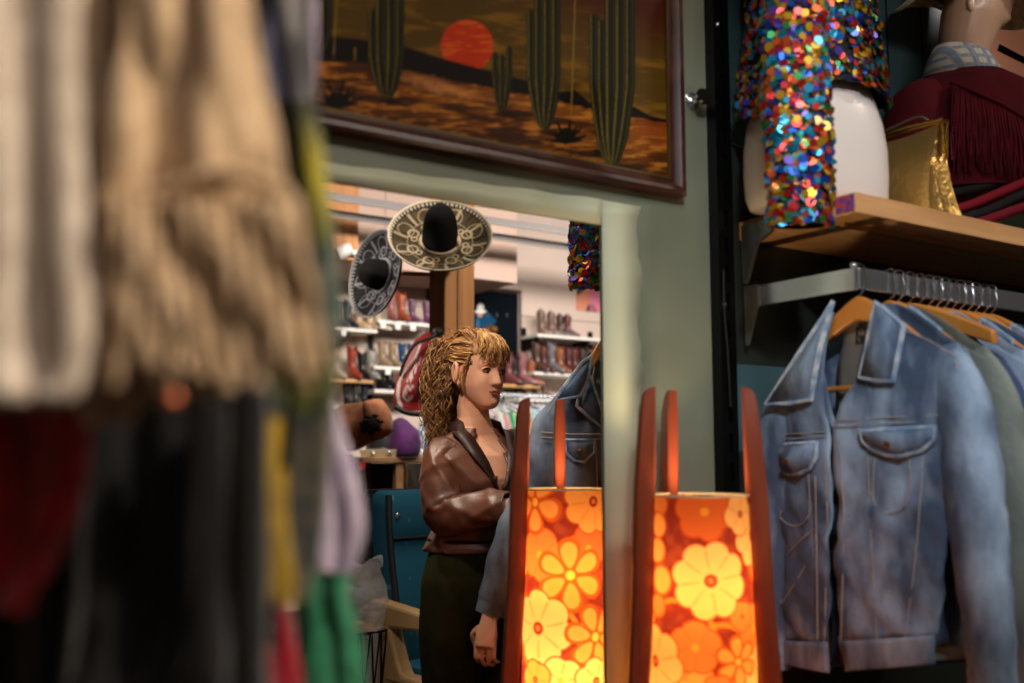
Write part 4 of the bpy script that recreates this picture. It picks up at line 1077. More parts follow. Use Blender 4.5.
B(347,zE2,24,C_black,'tall black boot under the russet boot',-80); B(356,zE2,24,C_char,'tall charcoal boot under the black boot of the oak shelf',-80); B(365,zE2,24,C_navy,'tall navy boot under the pale grey boot',-80)
B(541,zF,27,C_brown,'brown boot at the left end of the upper right shelf',-40); B(551,zF,26,C_brown,'brown boot second from left on the upper right shelf',-40); B(560,zF,24,C_dkbr,'dark plum brown boot third from left on the upper right shelf',-40); B(567.5,zF,24,C_wine,'dark wine boot at the right end of the row on the upper right shelf',-40)
B(536,zG,32,C_umber,'dark umber boot at the left end of the middle right shelf',-75); B(543,zG,29,C_choc,'chocolate boot second on the middle right shelf',-75); B(551,zG,32,C_slate,'slate grey boot with pale side on the middle right shelf',-70); B(559.5,zG,28,C_orange,'orange brown boot on the middle right shelf',-75); B(568,zG,28,C_wine,'wine red boot on the middle right shelf beside the orange one',-75); B(574,zG,28,C_choc,'chocolate boot right of the wine red one',-75); B(582,zG,28,C_dkbr,'dark brown boot near the wooden hanger on the middle right shelf',-75); B(590,zG,28,C_umber,'umber boot behind the wooden hanger on the middle right shelf',-75)
B(508,zH,33,C_plum,'rose boot closest to the face of the woman on the oak shelf',-70); B(514,zH,30,C_black,'black boot between the rose and the mauve boots',-80); B(522,zH,34,C_mauve,'mauve pink boot on the oak shelf beside the black upright',-55); B(531,zH,27,C_orange,'orange boot at the right end of the oak shelf',-50)
B(534,zI,13,C_umber,'small umber boot below the orange boot',-60,short=True); B(544,zI,14,C_brown,'small brown boot below the middle right shelf',-60,short=True)

# ---- cowboy painting on the back wall
def cowboy():
    Yp = YB - .02; a = atY(517,294,Yp); xr, zt = a.x, a.z; bt = atY(510,385,Yp).z; xl = xr - .95
    o = thing('cowboy_painting', 'dark framed painting of a cowboy in a white hat and blue shirt', 'painting', ((xl+xr)/2, YB, bt))
    m = MB(); nu, nv = 150, 150; xs = np.linspace(xl,xr,nu+1); zs = np.linspace(bt,zt,nv+1)
    X,Z = np.meshgrid(xs,zs); P = np.stack([X.ravel(),np.full(X.size,Yp),Z.ravel()],1); px,py = proj(P); C = np.tile(npl((10,16,22)),(len(px),1))
    def mixc(C,col,mm): return C*(1-mm[:,None])+npl(col)[None]*mm[:,None]
    def ell(cx,cy,rx,ry,s=.25): return smoothstep(1+s,1-s,np.hypot((px-cx)/rx,(py-cy)/ry))
    C = mixc(C,(30,30,24),ell(497,343,6.5,7)*.8); C = mixc(C,(12,16,20),ell(497,343,4.8,5.4)*.9)
    C = mixc(C,(20,66,96),ell(484,322,10,9)); C = mixc(C,(20,66,96),ell(489,321,7,3.5)); C = mixc(C,(70,110,140),ell(478,325,1.6,6)*.6); C = mixc(C,(84,56,30),ell(490,328,6,3)); C = mixc(C,(120,84,40),ell(495,329,2.5,2.5))
    C = mixc(C,(176,130,100),ell(480,314,2.6,3.4)); C = mixc(C,(214,214,210),ell(480.5,307.5,3.2,3.8)); C = mixc(C,(214,214,210),ell(480.5,311.5,5.6,1.8))
    for x in (488,497,507): C = mixc(C,(90,96,100),ell(x,315,.8,2)*.6)
    m.v=[tuple(p) for p in P]; W_=nu+1; m.f=[(j*W_+i,j*W_+i+1,(j+1)*W_+i+1,(j+1)*W_+i) for j in range(nv) for i in range(nu)]; m.m=[0]*len(m.f)
    m.build('canvas', M('velvet_paint',(20,20,30),.95,attr='Col',spec=.05), o, cols=C)
    f = MB(); cs=[(xl,bt,-1,-1),(xr,bt,1,-1),(xr,zt,1,1),(xl,zt,-1,1),(xl,bt,-1,-1)]
    f.loft([[(x+sx*w,Yp+.001+d,z+sz*w) for w,d in [(-.004,0),(-.004,-.02),(.012,-.03),(.036,-.026),(.042,.018)]] for x,z,sx,sz in cs],0,(False,False),closed=False)
    f.build('frame', M('frame_brown',(74,54,40),.4,var=(12,3,.3,.7),col2=(50,36,28)), o, smooth=25)
cowboy()
# poster upper right
a0 = atY(577,310,YB-.012); a1 = atY(640,262,YB-.012)
o = thing('abstract_poster', 'small abstract poster in pink, coral and dark blue on the back wall', 'poster', ((a0.x+a1.x)/2, YB, a0.z))
m = MB(); m.box((a0.x,YB-.012,a0.z),(a1.x,YB,a1.z),0)
def pp(x,y,d=.013): return atY(x,y,YB-d)
m.build('sheet', M('poster_coral',(204,130,104),.6), o, smooth=0)
for nm, col, poly in (('pink_shape',(206,120,146),[(590,311),(589,296),(593,284),(600,278),(615,275),(615,313)]),('dark_shape',(40,56,66),[(577,309),(577,296),(584,290),(588,282),(590,276),(583,275),(577,280)]),('dark_patch',(58,44,60),[(586,311),(588,305),(594,305),(597,312)])):
    m = MB(); m.prism([pp(*q) for q in poly], (0,-.002,0)); m.build(nm, M('poster_'+nm, col, .6), o, smooth=0)

# ---- mirror reflection of the sequined sleeve, built as a strip hung from above
D_ = 3.0
o = thing('reflected_sequined_strip', 'reflected long multicoloured sequined sleeve hanging at the upper right behind the wall edge', 'sequined top', tuple(atD(586,250,D_)), 0, 'multicoloured sequined pieces')
rnd = random.Random(8)
ax = catmull([atD(586,-40,D_),atD(586,120,D_),atD(586,216,D_),atD(585.5,250,D_),atD(585.5,288,D_)],8)
def stp(t,v):
    i=v*(len(ax)-1); k=min(int(i),len(ax)-2); c=ax[k].lerp(ax[k+1],i-k); w=.040 if v<.97 else .034
    return c+rgt*(w*math.cos(t))+fwd*(w*.5*math.sin(t)), rgt*math.cos(t)*.5+fwd*math.sin(t)
m = MB(); m.grid(lambda u,v: stp(u*2*math.pi,v)[0], 20, 30, 0)
def sfs(r_): 
    t=r_.uniform(math.pi*.9,math.pi*2.1); v=r_.uniform(.5,1); p,n=stp(t,v); return p,n.normalized()
sequins(m, sfs, 420, .0115, rnd, .7); m.build('sequin_sleeve',[SEQBASE]+SEQ,o,smooth=0)
tp = ax[0]; m = MB(); m.tube([tp,Vector((tp.x,tp.y,ZC))],.003,6); m.build('hanging_cord',M('cord_dark',(30,28,28),.8),o)

# ---- sombreros
def sombrero(name, label, c, nrm, up, R, crown_h, silver, droop=.05):
    nrm = Vector(nrm).normalized(); upv = Vector(up); sx = upv.cross(nrm).normalized(); uy = nrm.cross(sx).normalized()
    root = thing(name, label, 'hat', tuple(c), 0, 'sombreros on the timber post')
    def W3(x, y, h): return Vector(c) + sx*x + uy*y + nrm*h
    nr, na = 46, 300
    rr = np.linspace(.26, 1.0, nr+1); aa = np.linspace(0, 2*math.pi, na, endpoint=False)
    Rg, Ag = np.meshgrid(rr, aa, indexing='ij')
    H = .055*R/.28*np.clip((Rg-.45)/.55,0,1)**2.0 ; H = np.where(Rg > .96, H+.012*((Rg-.96)/.04), H)
    x = Rg*np.cos(Ag); y = Rg*np.sin(Ag)
    black = npl((6,6,7)); gold = npl((62,51,30)) if not silver else npl((30,30,36)); crm = npl((124,112,92)) if not silver else npl((104,104,114))
    n = fbm(Ag.ravel()*14, Rg.ravel()*3, 4); C = np.tile(black,(x.size,1)); ar = Ag.ravel(); r1 = Rg.ravel()
    def mixc(C,col,mm): return C*(1-mm[:,None])+col[None]*mm[:,None]
    sect = np.abs(((ar*10/(2*math.pi)+.25)%1)-.5)*2
    C = mixc(C, gold, smoothstep(.5,.62,r1)*smoothstep(.97,.88,r1)*smoothstep(1.0,.55,sect)*np.clip(1.5*n-.25,0,1)*(1 if not silver else .9))
    C = mixc(C, gold, smoothstep(.36,.40,r1)*smoothstep(.62,.55,r1)*(.2+.5*n))
    C = mixc(C, crm, smoothstep(.030,.012,np.abs(sect-1)*.16)*smoothstep(.6,.64,r1)*smoothstep(.96,.92,r1)*.8)
    xs_, ys_ = x.ravel(), y.ravel()
    def ringc(C, cx, cy, r0, w=.016, a=.95):
        d=np.abs(np.hypot(xs_-cx,ys_-cy)-r0); return mixc(C, crm, smoothstep(w*1.6,w*.7,d)*a)
    for k in range(8):
        a = k*math.pi/4+.39; C = ringc(C,.56*math.cos(a),.56*math.sin(a),.10); C = ringc(C,.50*math.cos(a+.25),.50*math.sin(a+.25),.055,.013)
        C = ringc(C,.72*math.cos(a),.72*math.sin(a),.16,.010,.7)
    C = ringc(C,0,0,.40,.012,.7); C = ringc(C,0,0,.625,.008,.6)
    st = ((ar*70/(2*math.pi))%1); C = mixc(C, black, smoothstep(.9,.92,r1)); C = mixc(C, npl((150,142,128)) if not silver else npl((112,112,116)), smoothstep(.93,.94,r1)*smoothstep(.42,.48,st)*smoothstep(1.0,.94,st)); C = mixc(C, npl((150,142,128)) if not silver else npl((112,112,116)), smoothstep(.975,.982,r1)*.9)
    m = MB(); m.v = [tuple(W3(R*a, R*b_, h)) for a,b_,h in zip(xs_,ys_,H.ravel())]
    m.f = [(i*na+j, i*na+(j+1)%na, (i+1)*na+(j+1)%na, (i+1)*na+j) for i in range(nr) for j in range(na)]; m.m=[0]*len(m.f)
    m.build('brim', M('felt_embroidered',(20,20,20),.85,attr='Col',bump=(160,.4,.002),spec=.15), root, cols=C, solid=.006, smooth=80)
    m = MB(); n_=32
    prof = [(.36,.0),(.35,.10),(.335,.28),(.31,.44),(.25,.58),(.13,.68),(.0,.71)]
    rings = [[W3(R*r*math.cos(t)*(1-.25*(h/.73)*abs(math.sin(t))**1), R*r*math.sin(t), R*h*crown_h/.73 if h else 0) for t in np.linspace(0,2*math.pi,n_,endpoint=False)] for r,h in prof]
    m.loft(rings, caps=(False,False)); m.build('crown', M('felt_black',(5,5,6),.9,spec=.15), root, smooth=80)
    m = MB(); bp = [W3(R*.365*math.cos(t),R*.365*math.sin(t),R*.06) for t in np.linspace(0,2*math.pi,41)]
    m.tube(bp, R*.03, 8); m.build('hat_band', M('band_cream' if not silver else 'band_silver',(150,134,112) if not silver else (96,96,104),.7), root)
    if not silver:
        m = MB(); m.tube(catmull([W3(R*.2,R*-.05,R*.25),W3(R*.24,R*.25,R*.35),W3(R*.2,R*.62,R*.14),W3(R*.1,R*.80,R*.10),W3(R*.0,R*.68,R*.12),W3(R*.10,R*.5,R*.2),W3(R*.26,R*.1,R*.3),W3(R*.36,R*-.2,R*.12)],8), R*.022, 8); m.build('chin_cord', MATS['band_cream'], root)
        m = MB(); m.tube(catmull([W3(R*-.26,R*.0,R*.30),W3(R*-.05,R*-.02,R*.46),W3(R*.22,R*.0,R*.34)],6), R*.012, 6); m.build('crown_ribbon', MATS['band_cream'], root)
    return root
c = atD(440,243,4.95)
tow = (Vector((0,0,CZ))-c).normalized()
s1 = sombrero('sombrero', 'black sombrero with gold and cream embroidery facing forward on the timber post', c, tow*.74 + Vector((0,0,.66)), Vector((0,0,1)), .262, .98, False)
c2 = atD(383,276,5.14)
s2 = sombrero('sombrero', 'black sombrero with silver trim, tilted edge on left of the embroidered one', c2, -rgt*.66 - fwd*.58 + Vector((0,0,.10)), Vector((0,0,1))+rgt*.55, .238, .62, True)
for s_, cc in ((s1, c), (s2, c2)):
    m = MB(); m.tube([cc + Vector((0,0,.02)), Vector(((pL.x+pR.x)/2, (pL.y+pR.y)/2+.04, cc.z+.02))], .012, 8); m.build('wooden_peg', WOOD, s_)
# ------------------------------------------------------------------ the woman
def woman():
    psi = R_(35)
    base = cam2w(-.105, 3.1, 0); rz = YAW + psi
    root = thing('person', 'woman with curly tied back hair in a brown satin blouse and olive trousers', 'person', tuple(base), rz)
    SKINM = M('skin', (232,178,148), .5, var=(16,4,.35,.7), col2=(224,164,134), spec=.3)
    # --- head in its own frame: face towards -y, z from the chin
    hz = 1.418; yaw = R_(9); pitch = R_(4)
    HM = Matrix.Translation((-.020,-.005,hz)) @ Matrix.Rotation(yaw,4,'Z') @ Matrix.Rotation(pitch,4,'X') @ Matrix.Rotation(R_(2),4,'Y')
    prof = [(-.004,.012,-.078,-.045),(.004,.028,-.089,-.028),(.016,.036,-.093,-.004),(.030,.0445,-.093,.020),(.046,.0525,-.092,.040),(.062,.0605,-.092,.056),(.080,.0655,-.091,.070),(.098,.0690,-.090,.080),(.115,.0705,-.089,.088),(.133,.0720,-.091,.094),(.152,.0725,-.091,.097),(.172,.0710,-.085,.095),(.190,.0655,-.073,.087),(.206,.0540,-.055,.071),(.218,.0370,-.034,.048),(.225,.018,-.014,.024)]
    zs = [p[0] for p in prof]
    def ip(z, k): return float(np.interp(z, zs, [p[k] for p in prof]))
    NZ, NA = 70, 72
    m = MB()
    def g(x, s): return math.exp(-(x/s)**2)
    rings = []
    for i in range(NZ+1):
        z = -.004 + .229*i/NZ; w, f, bk = ip(z,1), ip(z,2), ip(z,3); ring = []
        for j in range(NA):
            a = 2*math.pi*j/NA; cy = (f+bk)/2; hy = (bk-f)/2
            e = .86; ca, sa = math.cos(a), math.sin(a)
            x = w*math.copysign(abs(ca)**e, ca); y = cy + hy*math.copysign(abs(sa)**e, sa)
            if y < cy:      # face relief, applied towards -y
                k = max(0,-sa)
                d = 0
                t = np.clip((z-.070)/.046,0,1)
                if .066 < z < .125: d += g(x,.0105+.004*(1-t))*(.024*(1-t)**.75+.005)*min(1,(z-.066)/.008)
                d += .004*g(abs(x)-.012,.006)*g(z-.074,.006)          # nostril wings
                d -= .0085*g(abs(x)-.031,.015)*g(z-.111,.011)           # sockets
                d += .0035*g(abs(x)-.030,.020)*g(z-.130,.008)           # brow
                d += .0055*g(x,.017)*g(z-.0535,.0045) + .0060*g(x,.014)*g(z-.0425,.0045) - .003*g(x,.020)*g(z-.048,.0018)
                d -= .003*g(x,.018)*g(z-.034,.004)
                d += .005*g(x,.014)*g(z-.016,.010)
                d += .004*g(abs(x)-.040,.018)*g(z-.080,.018)           # cheek
                y -= d*k**.3
            ring.append(HM @ Vector((x,y,z)))
        rings.append(ring)
    m.loft(rings)
    # neck, chest and trunk
    def ell(cx, cy, z, rx, ry, n=40, e=1.0): return [Vector((cx+rx*math.copysign(abs(math.cos(2*math.pi*j/n))**e,math.cos(2*math.pi*j/n)), cy+ry*math.copysign(abs(math.sin(2*math.pi*j/n))**e,math.sin(2*math.pi*j/n)), z)) for j in range(n)]
    trunk = [(0,.0,.86,.150,.105),(0,.0,.92,.165,.112),(0,.0,1.00,.140,.100),(0,-.002,1.06,.125,.092),(0,-.005,1.13,.135,.100),(0,-.010,1.20,.150,.108),(0,-.002,1.27,.165,.092),(0,.008,1.305,.150,.072),(0,.012,1.33,.100,.058),(-.006,.010,1.355,.060,.054),(-.010,.010,1.385,.050,.052),(-.014,.010,1.42,.048,.052),(-.018,.004,1.46,.040,.042)]
    m.loft([ell(*t) for t in trunk])
    # right arm (nearer the viewer's left) bent, forearm forward; left arm hanging with a fist
    RS, RE, RW = Vector((-.140,.0,1.250)), Vector((-.140,-.062,1.125)), Vector((-.045,-.265,1.125))
    LS, LE, LW = Vector((.155,.0,1.272)), Vector((.135,-.150,1.03)), Vector((-.080,-.185,.815))
    m.tube(catmull([RS+Vector((.05,0,.01)),RS,RS.lerp(RE,.5),RE,RE.lerp(RW,.45),RW],5), [.045]*3+list(np.linspace(.045,.024,23)), 14)
    m.tube(catmull([LS+Vector((-.05,0,.01)),LS,LS.lerp(LE,.5),LE,LE.lerp(LW,.45),LW],5), [.045]*3+list(np.linspace(.045,.024,23)), 14)
    def hand(W, d, palmn, curl, sc=1.0):
        d = d.normalized(); side = d.cross(palmn).normalized(); pn = side.cross(d).normalized()
        m.tube([W - d*.01, W+d*.02, W+d*.05, W+d*.085], [.024,.029,.036,.032], 12, flat=.5, up=pn)
        for k, (o, L, r) in enumerate(((-.030,.066,.0075),(-.010,.078,.0082),(.011,.074,.008),(.030,.058,.007))):
            p = W + d*.082 + side*o; pts=[p - d*.012]; a = .25
            dirv = d.copy()
            for seg, f_ in enumerate((.42,.32,.26)):
                dirv = (d*math.cos(a) + pn*math.sin(a)); p = p + dirv*(L*f_); pts.append(p.copy()); a += curl
            m.tube(catmull(pts,4), [r*(1-.02*i) for i in range(4*(len(pts)-1)+1)], 9)
        p = W + d*.03 - side*.028; m.tube(catmull([p, p - side*.022 + d*.02 + pn*.008, p - side*.018 + d*.045 + pn*.022, p + d*.062 + pn*.032 - side*.006],4), .0092, 9)
    hand(RW, Vector((.85,-.5,.1)), Vector((0,-.3,-1)), .5)
    hand(LW, Vector((-.25,-.12,-.95)), Vector((.75,.35,-.2)), .75)
    o = m.build('body', SKINM, root, local=True, smooth=180)
    q = o.modifiers.new('r','REMESH'); q.mode='VOXEL'; q.voxel_size=.0042; q2=o.modifiers.new('s','SMOOTH'); q2.iterations=3; q2.factor=.4; bake(o)
    def hp(x,y,z): return HM @ Vector((x,y,z))
    # ear (the one on the viewer's left), eyes, brows, lips
    R3 = HM.to_3x3()
    for sx in (-1,1):
        e = MB(); c = hp(sx*.072,.006,.098)
        pts = [hp(sx*(.071+.010*math.sin(t*.5)), .008+.017*math.cos(t)*(1 if math.cos(t)>0 else .7), .098+.030*math.sin(t)) for t in np.linspace(-1.2,4.1,16)]
        e.tube(pts, [.0055]*3+[.006]*10+[.0045]*3, 8); e.sphere(hp(sx*.0715,.006,.096), (.006,.015,.025), 0, 12, 8, R3); e.sphere(hp(sx*.073,-.004,.070), (.005,.007,.010), 0, 10, 6, R3)
        e.build('ear', SKINM, root, local=True, smooth=180)
    WH = M('eye_white',(214,204,196),.25); IR = M('iris',(52,44,36),.2); LASH = M('lash',(34,22,16),.8); BROW = M('brow',(140,98,62),.9); LIP = M('lip',(168,96,84),.45)
    for sx in (-1,1):
        e = MB(); c = hp(sx*.031,-.0720,.1105); e.sphere(c, (.0130,.0125,.0074), 0, 16, 12, R3); eo = e.build('eye', WH, root, local=True)
        i = MB(); cc = hp(sx*.031+.003,-.0815,.1095); i.sphere(cc,(.0056,.004,.0060),0,14,10,R3); i.build('iris', IR, eo, local=True)
        l = MB(); l.tube(catmull([hp(sx*.031-.0155,-.0785,.1105),hp(sx*.031-.008,-.0850,.1165),hp(sx*.031+.002,-.0865,.1180),hp(sx*.031+.010,-.0845,.1160),hp(sx*.031+.0155,-.0775,.1110)],4),.0019,6); l.build('upper_lashes', LASH, eo, local=True)
        lid = MB(); lid.tube(catmull([hp(sx*.031-.0155,-.077,.113),hp(sx*.031-.006,-.083,.1200),hp(sx*.031+.006,-.083,.1200),hp(sx*.031+.0155,-.076,.113)],4),.0036,8); lid.build('eyelid', SKINM, eo, local=True, smooth=180)
        b = MB(); b.tube(catmull([hp(sx*.012,-.0945,.130),hp(sx*.026,-.0945,.1345),hp(sx*.040,-.089,.1345),hp(sx*.050,-.081,.130)],4),[.0022]*5+[.0026]*4+[.0012]*4,6,flat=.7); b.build('eyebrow', BROW, root, local=True)
    l = MB()
    l.tube(catmull([hp(-.023,-.0905,.0480),hp(-.012,-.0968,.0508),hp(-.004,-.0988,.0522),hp(0,-.0985,.0516),hp(.004,-.0988,.0522),hp(.012,-.0968,.0508),hp(.023,-.0905,.0480)],3),[.001]+[.0022]*17+[.001],8,flat=.8)
    l.tube(catmull([hp(-.021,-.0905,.0470),hp(-.010,-.0972,.0432),hp(0,-.0990,.0424),hp(.010,-.0972,.0432),hp(.021,-.0905,.0470)],4),[.0012]*2+[.0030]*13+[.0012]*2,8,flat=.8)
    l.build('lips', LIP, root, local=True, smooth=180)
    # --- hair: scalp cap, fringe and a loose curly ponytail
    HAIR = [M('hair_gold',(176,126,70),.55,col2=(124,80,38),var=(30,4,.3,.7)), M('hair_blond',(226,180,114),.55,col2=(160,112,58),var=(30,4,.3,.7)), M('hair_brown',(104,68,38),.6,col2=(66,40,22),var=(30,4,.3,.7))]
    h = MB(); rings = []
    for i in range(15):
        z = .118 + .110*i/14; w, f, bk = ip(min(z,.224),1)+.009, ip(min(z,.224),2)-.004, ip(min(z,.224),3)+.012
        if z > .215: s = max(.02,(.232-z)/.017); w*=s; f*=s; bk*=s
        ring = []
        for j in range(48):
            a = 2*math.pi*j/48; ca, sa = math.cos(a), math.sin(a); cy=(f+bk)/2; hy=(bk-f)/2
            y = cy+hy*sa; x = w*ca
            if sa < -.1 and z < .165: y = max(y, f + (.165-z)*1.6 + .012); 
            if abs(ca) > .3 and z < .150 and y < .03: x *= .90
            ring.append(hp(x,y,z+.002))
        rings.append(ring)
    h.loft(rings, 0)
    low = []
    for z, w, y0, y1 in ((.118,.066,.030,.104),(.09,.058,.034,.098),(.06,.048,.036,.090),(.03,.036,.040,.08)):
        low.append([hp(w*math.cos(t), (y0+y1)/2+(y1-y0)/2*math.sin(t), z) for t in np.linspace(0,2*math.pi,28,endpoint=False)])
    h.loft(low, 2)
    rh = random.Random(11)
    def curl(path, r0, amp, turns, mi, n=26):
        P = catmull(path, max(2,n//(len(path)-1))); N=len(P); ph=rh.uniform(0,6.28); out=[]; sg=rh.choice((-1,1))
        for i,p in enumerate(P):
            t=i/(N-1); tg=(P[min(i+1,N-1)]-P[max(i-1,0)]); a,b_=frame_from(tg) if tg.length>1e-9 else (Vector((1,0,0)),Vector((0,0,1)))
            am=amp*min(1,t*2.5); th=ph+sg*turns*2*math.pi*t; out.append(p+a*(am*math.cos(th))+b_*(am*math.sin(th)))
        h.tube(out,[r0*(1-.75*(i/(N-1))**2) for i in range(N)],5,mi)
    def V(): return Vector((rh.uniform(-1,1),rh.uniform(-1,1),rh.uniform(-1,1)))
    def col(): return rh.choices((0,1,2),(5,4,3))[0]
    # strands over the crown swept back to the tie
    tie = Vector((-.035,.105,.150))
    for _ in range(230):
        a = rh.uniform(-2.9,-.25); rr = rh.uniform(.5,1.0)
        x0 = .066*math.cos(a)*rr; y0=-.02+.072*math.sin(a)*rr; z0=.232-.052*rr*rr
        s = [Vector((x0,y0,z0)), Vector((x0*1.08,(y0+.06)*.5,z0*.5+.125+rh.uniform(-.002,.012))), Vector((x0*.8-.01,.07,.205+rh.uniform(-.02,.01))), tie+V()*.018]
        curl([hp(*p) for p in s], .0021, .0045, rh.uniform(1,2.5), col(), 16)
    for sx in (-1,1):
        for _ in range(70):
            z0=rh.uniform(.130,.19); s=[Vector((sx*(.071),rh.uniform(-.055,.0),z0)),Vector((sx*.080,.03,z0+.004)),Vector((sx*.066,.08,.16+rh.uniform(-.03,.03))),tie+V()*.02]
            curl([hp(*p) for p in s], .0022, .004, rh.uniform(1,2), rh.choices((0,1,2),(4,3,4))[0], 15)
    # fringe over the forehead
    for _ in range(150):
        x=rh.uniform(-.062,.062); fy=-.088*math.sqrt(max(.05,1-(x/.085)**2)); ln=rh.uniform(.0,.022)
        s=[Vector((x*.6,-.035,.232)),Vector((x*.85,fy*.72-.010,.214)),Vector((x*.98+rh.uniform(-.006,.006),fy-.012,.178)),Vector((x*1.04+rh.uniform(-.01,.01),fy-.011,.150-ln+.012*abs(x)/.06))]
        curl([hp(*p) for p in s], .0020, .0035, rh.uniform(.8,1.8), rh.choices((0,1,2),(5,5,1))[0], 15)
    # wisps at the temple
    for sx in (-1,1):
        for _ in range(14):
            s=[Vector((sx*.068,-.045,.165)),Vector((sx*.078,-.040,.13)),Vector((sx*.079+rh.uniform(-.004,.008),-.030,.10)),Vector((sx*.078+rh.uniform(-.006,.012),-.022,.075-rh.random()*.03))]
            curl([hp(*p) for p in s], .0013, .005, 2, rh.choices((0,1,2),(3,3,3))[0], 15)
    # ponytail: a mass of ringlets falling behind the ear
    for _ in range(700):
        u=rh.random(); spread=rh.random()**.5; an=rh.uniform(0,6.28)
        ox=math.cos(an)*spread*.82+.30; oy=math.sin(an)*spread*.9-.15
        ln=rh.uniform(.10,.30)
        t0=tie+Vector((ox*.025,oy*.02,rh.uniform(-.02,.03)))
        p1=tie+Vector((-.012+ox*.055,.022+oy*.045,.025+rh.uniform(-.02,.03)))
        p2=tie+Vector((-.018+ox*.066,.030+oy*.055,-.02-ln*.35))
        p3=tie+Vector((-.008+ox*.060,.024+oy*.050,-.03-ln*.75))
        p4=tie+Vector((.000+ox*.055,.014+oy*.045,-.04-ln))
        curl([hp(*p) for p in (t0,p1,p2,p3,p4)], .0016, rh.uniform(.008,.017), rh.uniform(3.0,6.0), rh.choices((0,1,2),(5,3,7 if ox<.3 else 12))[0], 40)  # browner strands inside paint in the shade beneath the ear
    for sx in (-1,1):
        for _ in range(90):
            z0=rh.uniform(.085,.14); y0=rh.uniform(.018,.075); s=[Vector((sx*(.074-.25*max(0,y0-.03)),y0,z0)),Vector((sx*.072,y0+.012,z0-.03)),Vector((sx*.064+rh.uniform(-.01,.01),y0+.02,z0-.07)),Vector((sx*.058+rh.uniform(-.012,.012),y0+.024,z0-.10-rh.random()*.05))]
            curl([hp(*p) for p in s], .0017, .006, rh.uniform(2,4), rh.choices((0,1,2),(2,1,6))[0], 18)
    # stray halo curls
    for _ in range(130):
        a=rh.uniform(0,6.28); b0=rh.uniform(.5,1.0); p=Vector((.07*math.cos(a)*b0,.01+.09*math.sin(a)*b0,.235-.05*b0*b0)); q=p+Vector((rh.uniform(-.03,.03),rh.uniform(-.01,.05),rh.uniform(.0,.03)))
        curl([hp(*v) for v in (p,p.lerp(q,.5)+V()*.008,q,q+V()*.015)], .0009, .004, 2, rh.choice((0,1)), 14)
    h.build('hair', HAIR, root, local=True, smooth=180)
    # --- blouse
    SAT = M('satin_brown', (112,70,52), .40, var=(10,3,.35,.65), col2=(86,52,40), spec=.6, bump=(13,.35,.010)); DK = M('collar_brown', (52,28,24), .5, spec=.5)
    bl = MB(); rows=[(.985,.166,.122,0),(1.00,.168,.124,0),(1.03,.160,.118,0),(1.06,.146,.110,0),(1.10,.148,.114,-.003),(1.15,.154,.120,-.007),(1.20,.164,.124,-.010),(1.25,.178,.112,-.004),(1.285,.176,.094,.004),(1.312,.140,.078,.010),(1.335,.098,.068,.012),(1.352,.072,.062,.012)]
    rr = catmull([Vector(r[:3]) for r in rows],5); yy=np.interp(np.linspace(0,1,len(rr)),np.linspace(0,1,len(rows)),[r[3] for r in rows]); n=64
    def bfn(u,v):
        i=min(int(round(v*(len(rr)-1))),len(rr)-1); z,rx,ry=rr[i]; a=2*math.pi*u
        wv=.97+.06*(1-abs(math.sin(a*3.5+z*22)))**2.5+.05*(1-abs(math.sin(a*2-z*31)))**2.5+.03*noise.noise(Vector((a*2,z*18,1)))
        return Vector((rx*math.cos(a)*wv, yy[i]+ry*math.sin(a)*wv, z))
    def vskip(u,v):
        i=min(int(round(v*(len(rr)-1))),len(rr)-1); z=rr[i][0]; a=2*math.pi*u; x=math.cos(a)
        return math.sin(a)<0 and z>1.165 and abs(x+.02)<.02+(z-1.165)*2.2
    bl.grid(bfn,n,len(rr)-1,0,vskip); bo=bl.build('blouse', SAT, root, local=True, solid=.004, smooth=80)
    # collar and lapels along the V
    for sx in (-1,1):
        k=MB(); L=[]; 
        for t in np.linspace(0,1,14):
            z=1.165+.185*t; hw=.004+(z-1.165)*.33; 
            rx=float(np.interp(z,[1.15,1.2,1.25,1.285,1.312,1.335,1.352,1.4],[.154,.164,.178,.176,.140,.098,.072,.06])); ry=float(np.interp(z,[1.15,1.2,1.25,1.285,1.312,1.335,1.352],[.120,.124,.112,.094,.078,.068,.062]))
            x=sx*hw-.004; y=-ry*math.sqrt(max(.02,1-min(.98,(x/rx)**2)))
            L.append(Vector((x,y-.008,z)))
        L += [Vector((sx*.068,-.02,1.372)), Vector((sx*.060,.03,1.385)), Vector((sx*.03,.062,1.388)), Vector((0,.068,1.388))]
        wid=[.006+.040*min(1,i/8) for i in range(14)]+[.044,.042,.040,.040]
        outer=[Vector((p.x+sx*w*.9*(1 if i<14 else .55), p.y-.006+(.012 if i>9 else 0)+(.02 if i>13 else 0), p.z-(.25*w if i<14 else w*.75))) for i,(p,w) in enumerate(zip(L,wid))]
        o_=k.add(L+outer,[(i,i+1,len(L)+i+1,len(L)+i) for i in range(len(L)-1)]); k.build('collar', DK, root, local=True, solid=.004, smooth=80)
    def slv(pts, rad, seed):
        s=MB(); P=catmull(pts,14); N=len(P); rings=[]; a=None
        for i,p in enumerate(P):
            t=(P[min(i+1,N-1)]-P[max(i-1,0)]).normalized()
            if a is None: a,b_=frame_from(t)
            else: a=(a-t*a.dot(t)).normalized(); b_=a.cross(t)
            r=float(np.interp(i/(N-1),np.linspace(0,1,len(rad)),rad)); rings.append([p+(a*math.cos(q)+b_*math.sin(q))*r*(.95+.13*(1-abs(math.sin(1.5*q+i*.11+seed)))**2.5+.13*(1-abs(math.sin(2*q-i*.135+seed*2)))**2.5+.09*(1-abs(math.sin(.5*q+i*.23)))**3) for q in np.linspace(0,2*math.pi,56,endpoint=False)])
        s.loft(rings,caps=(False,False)); return s
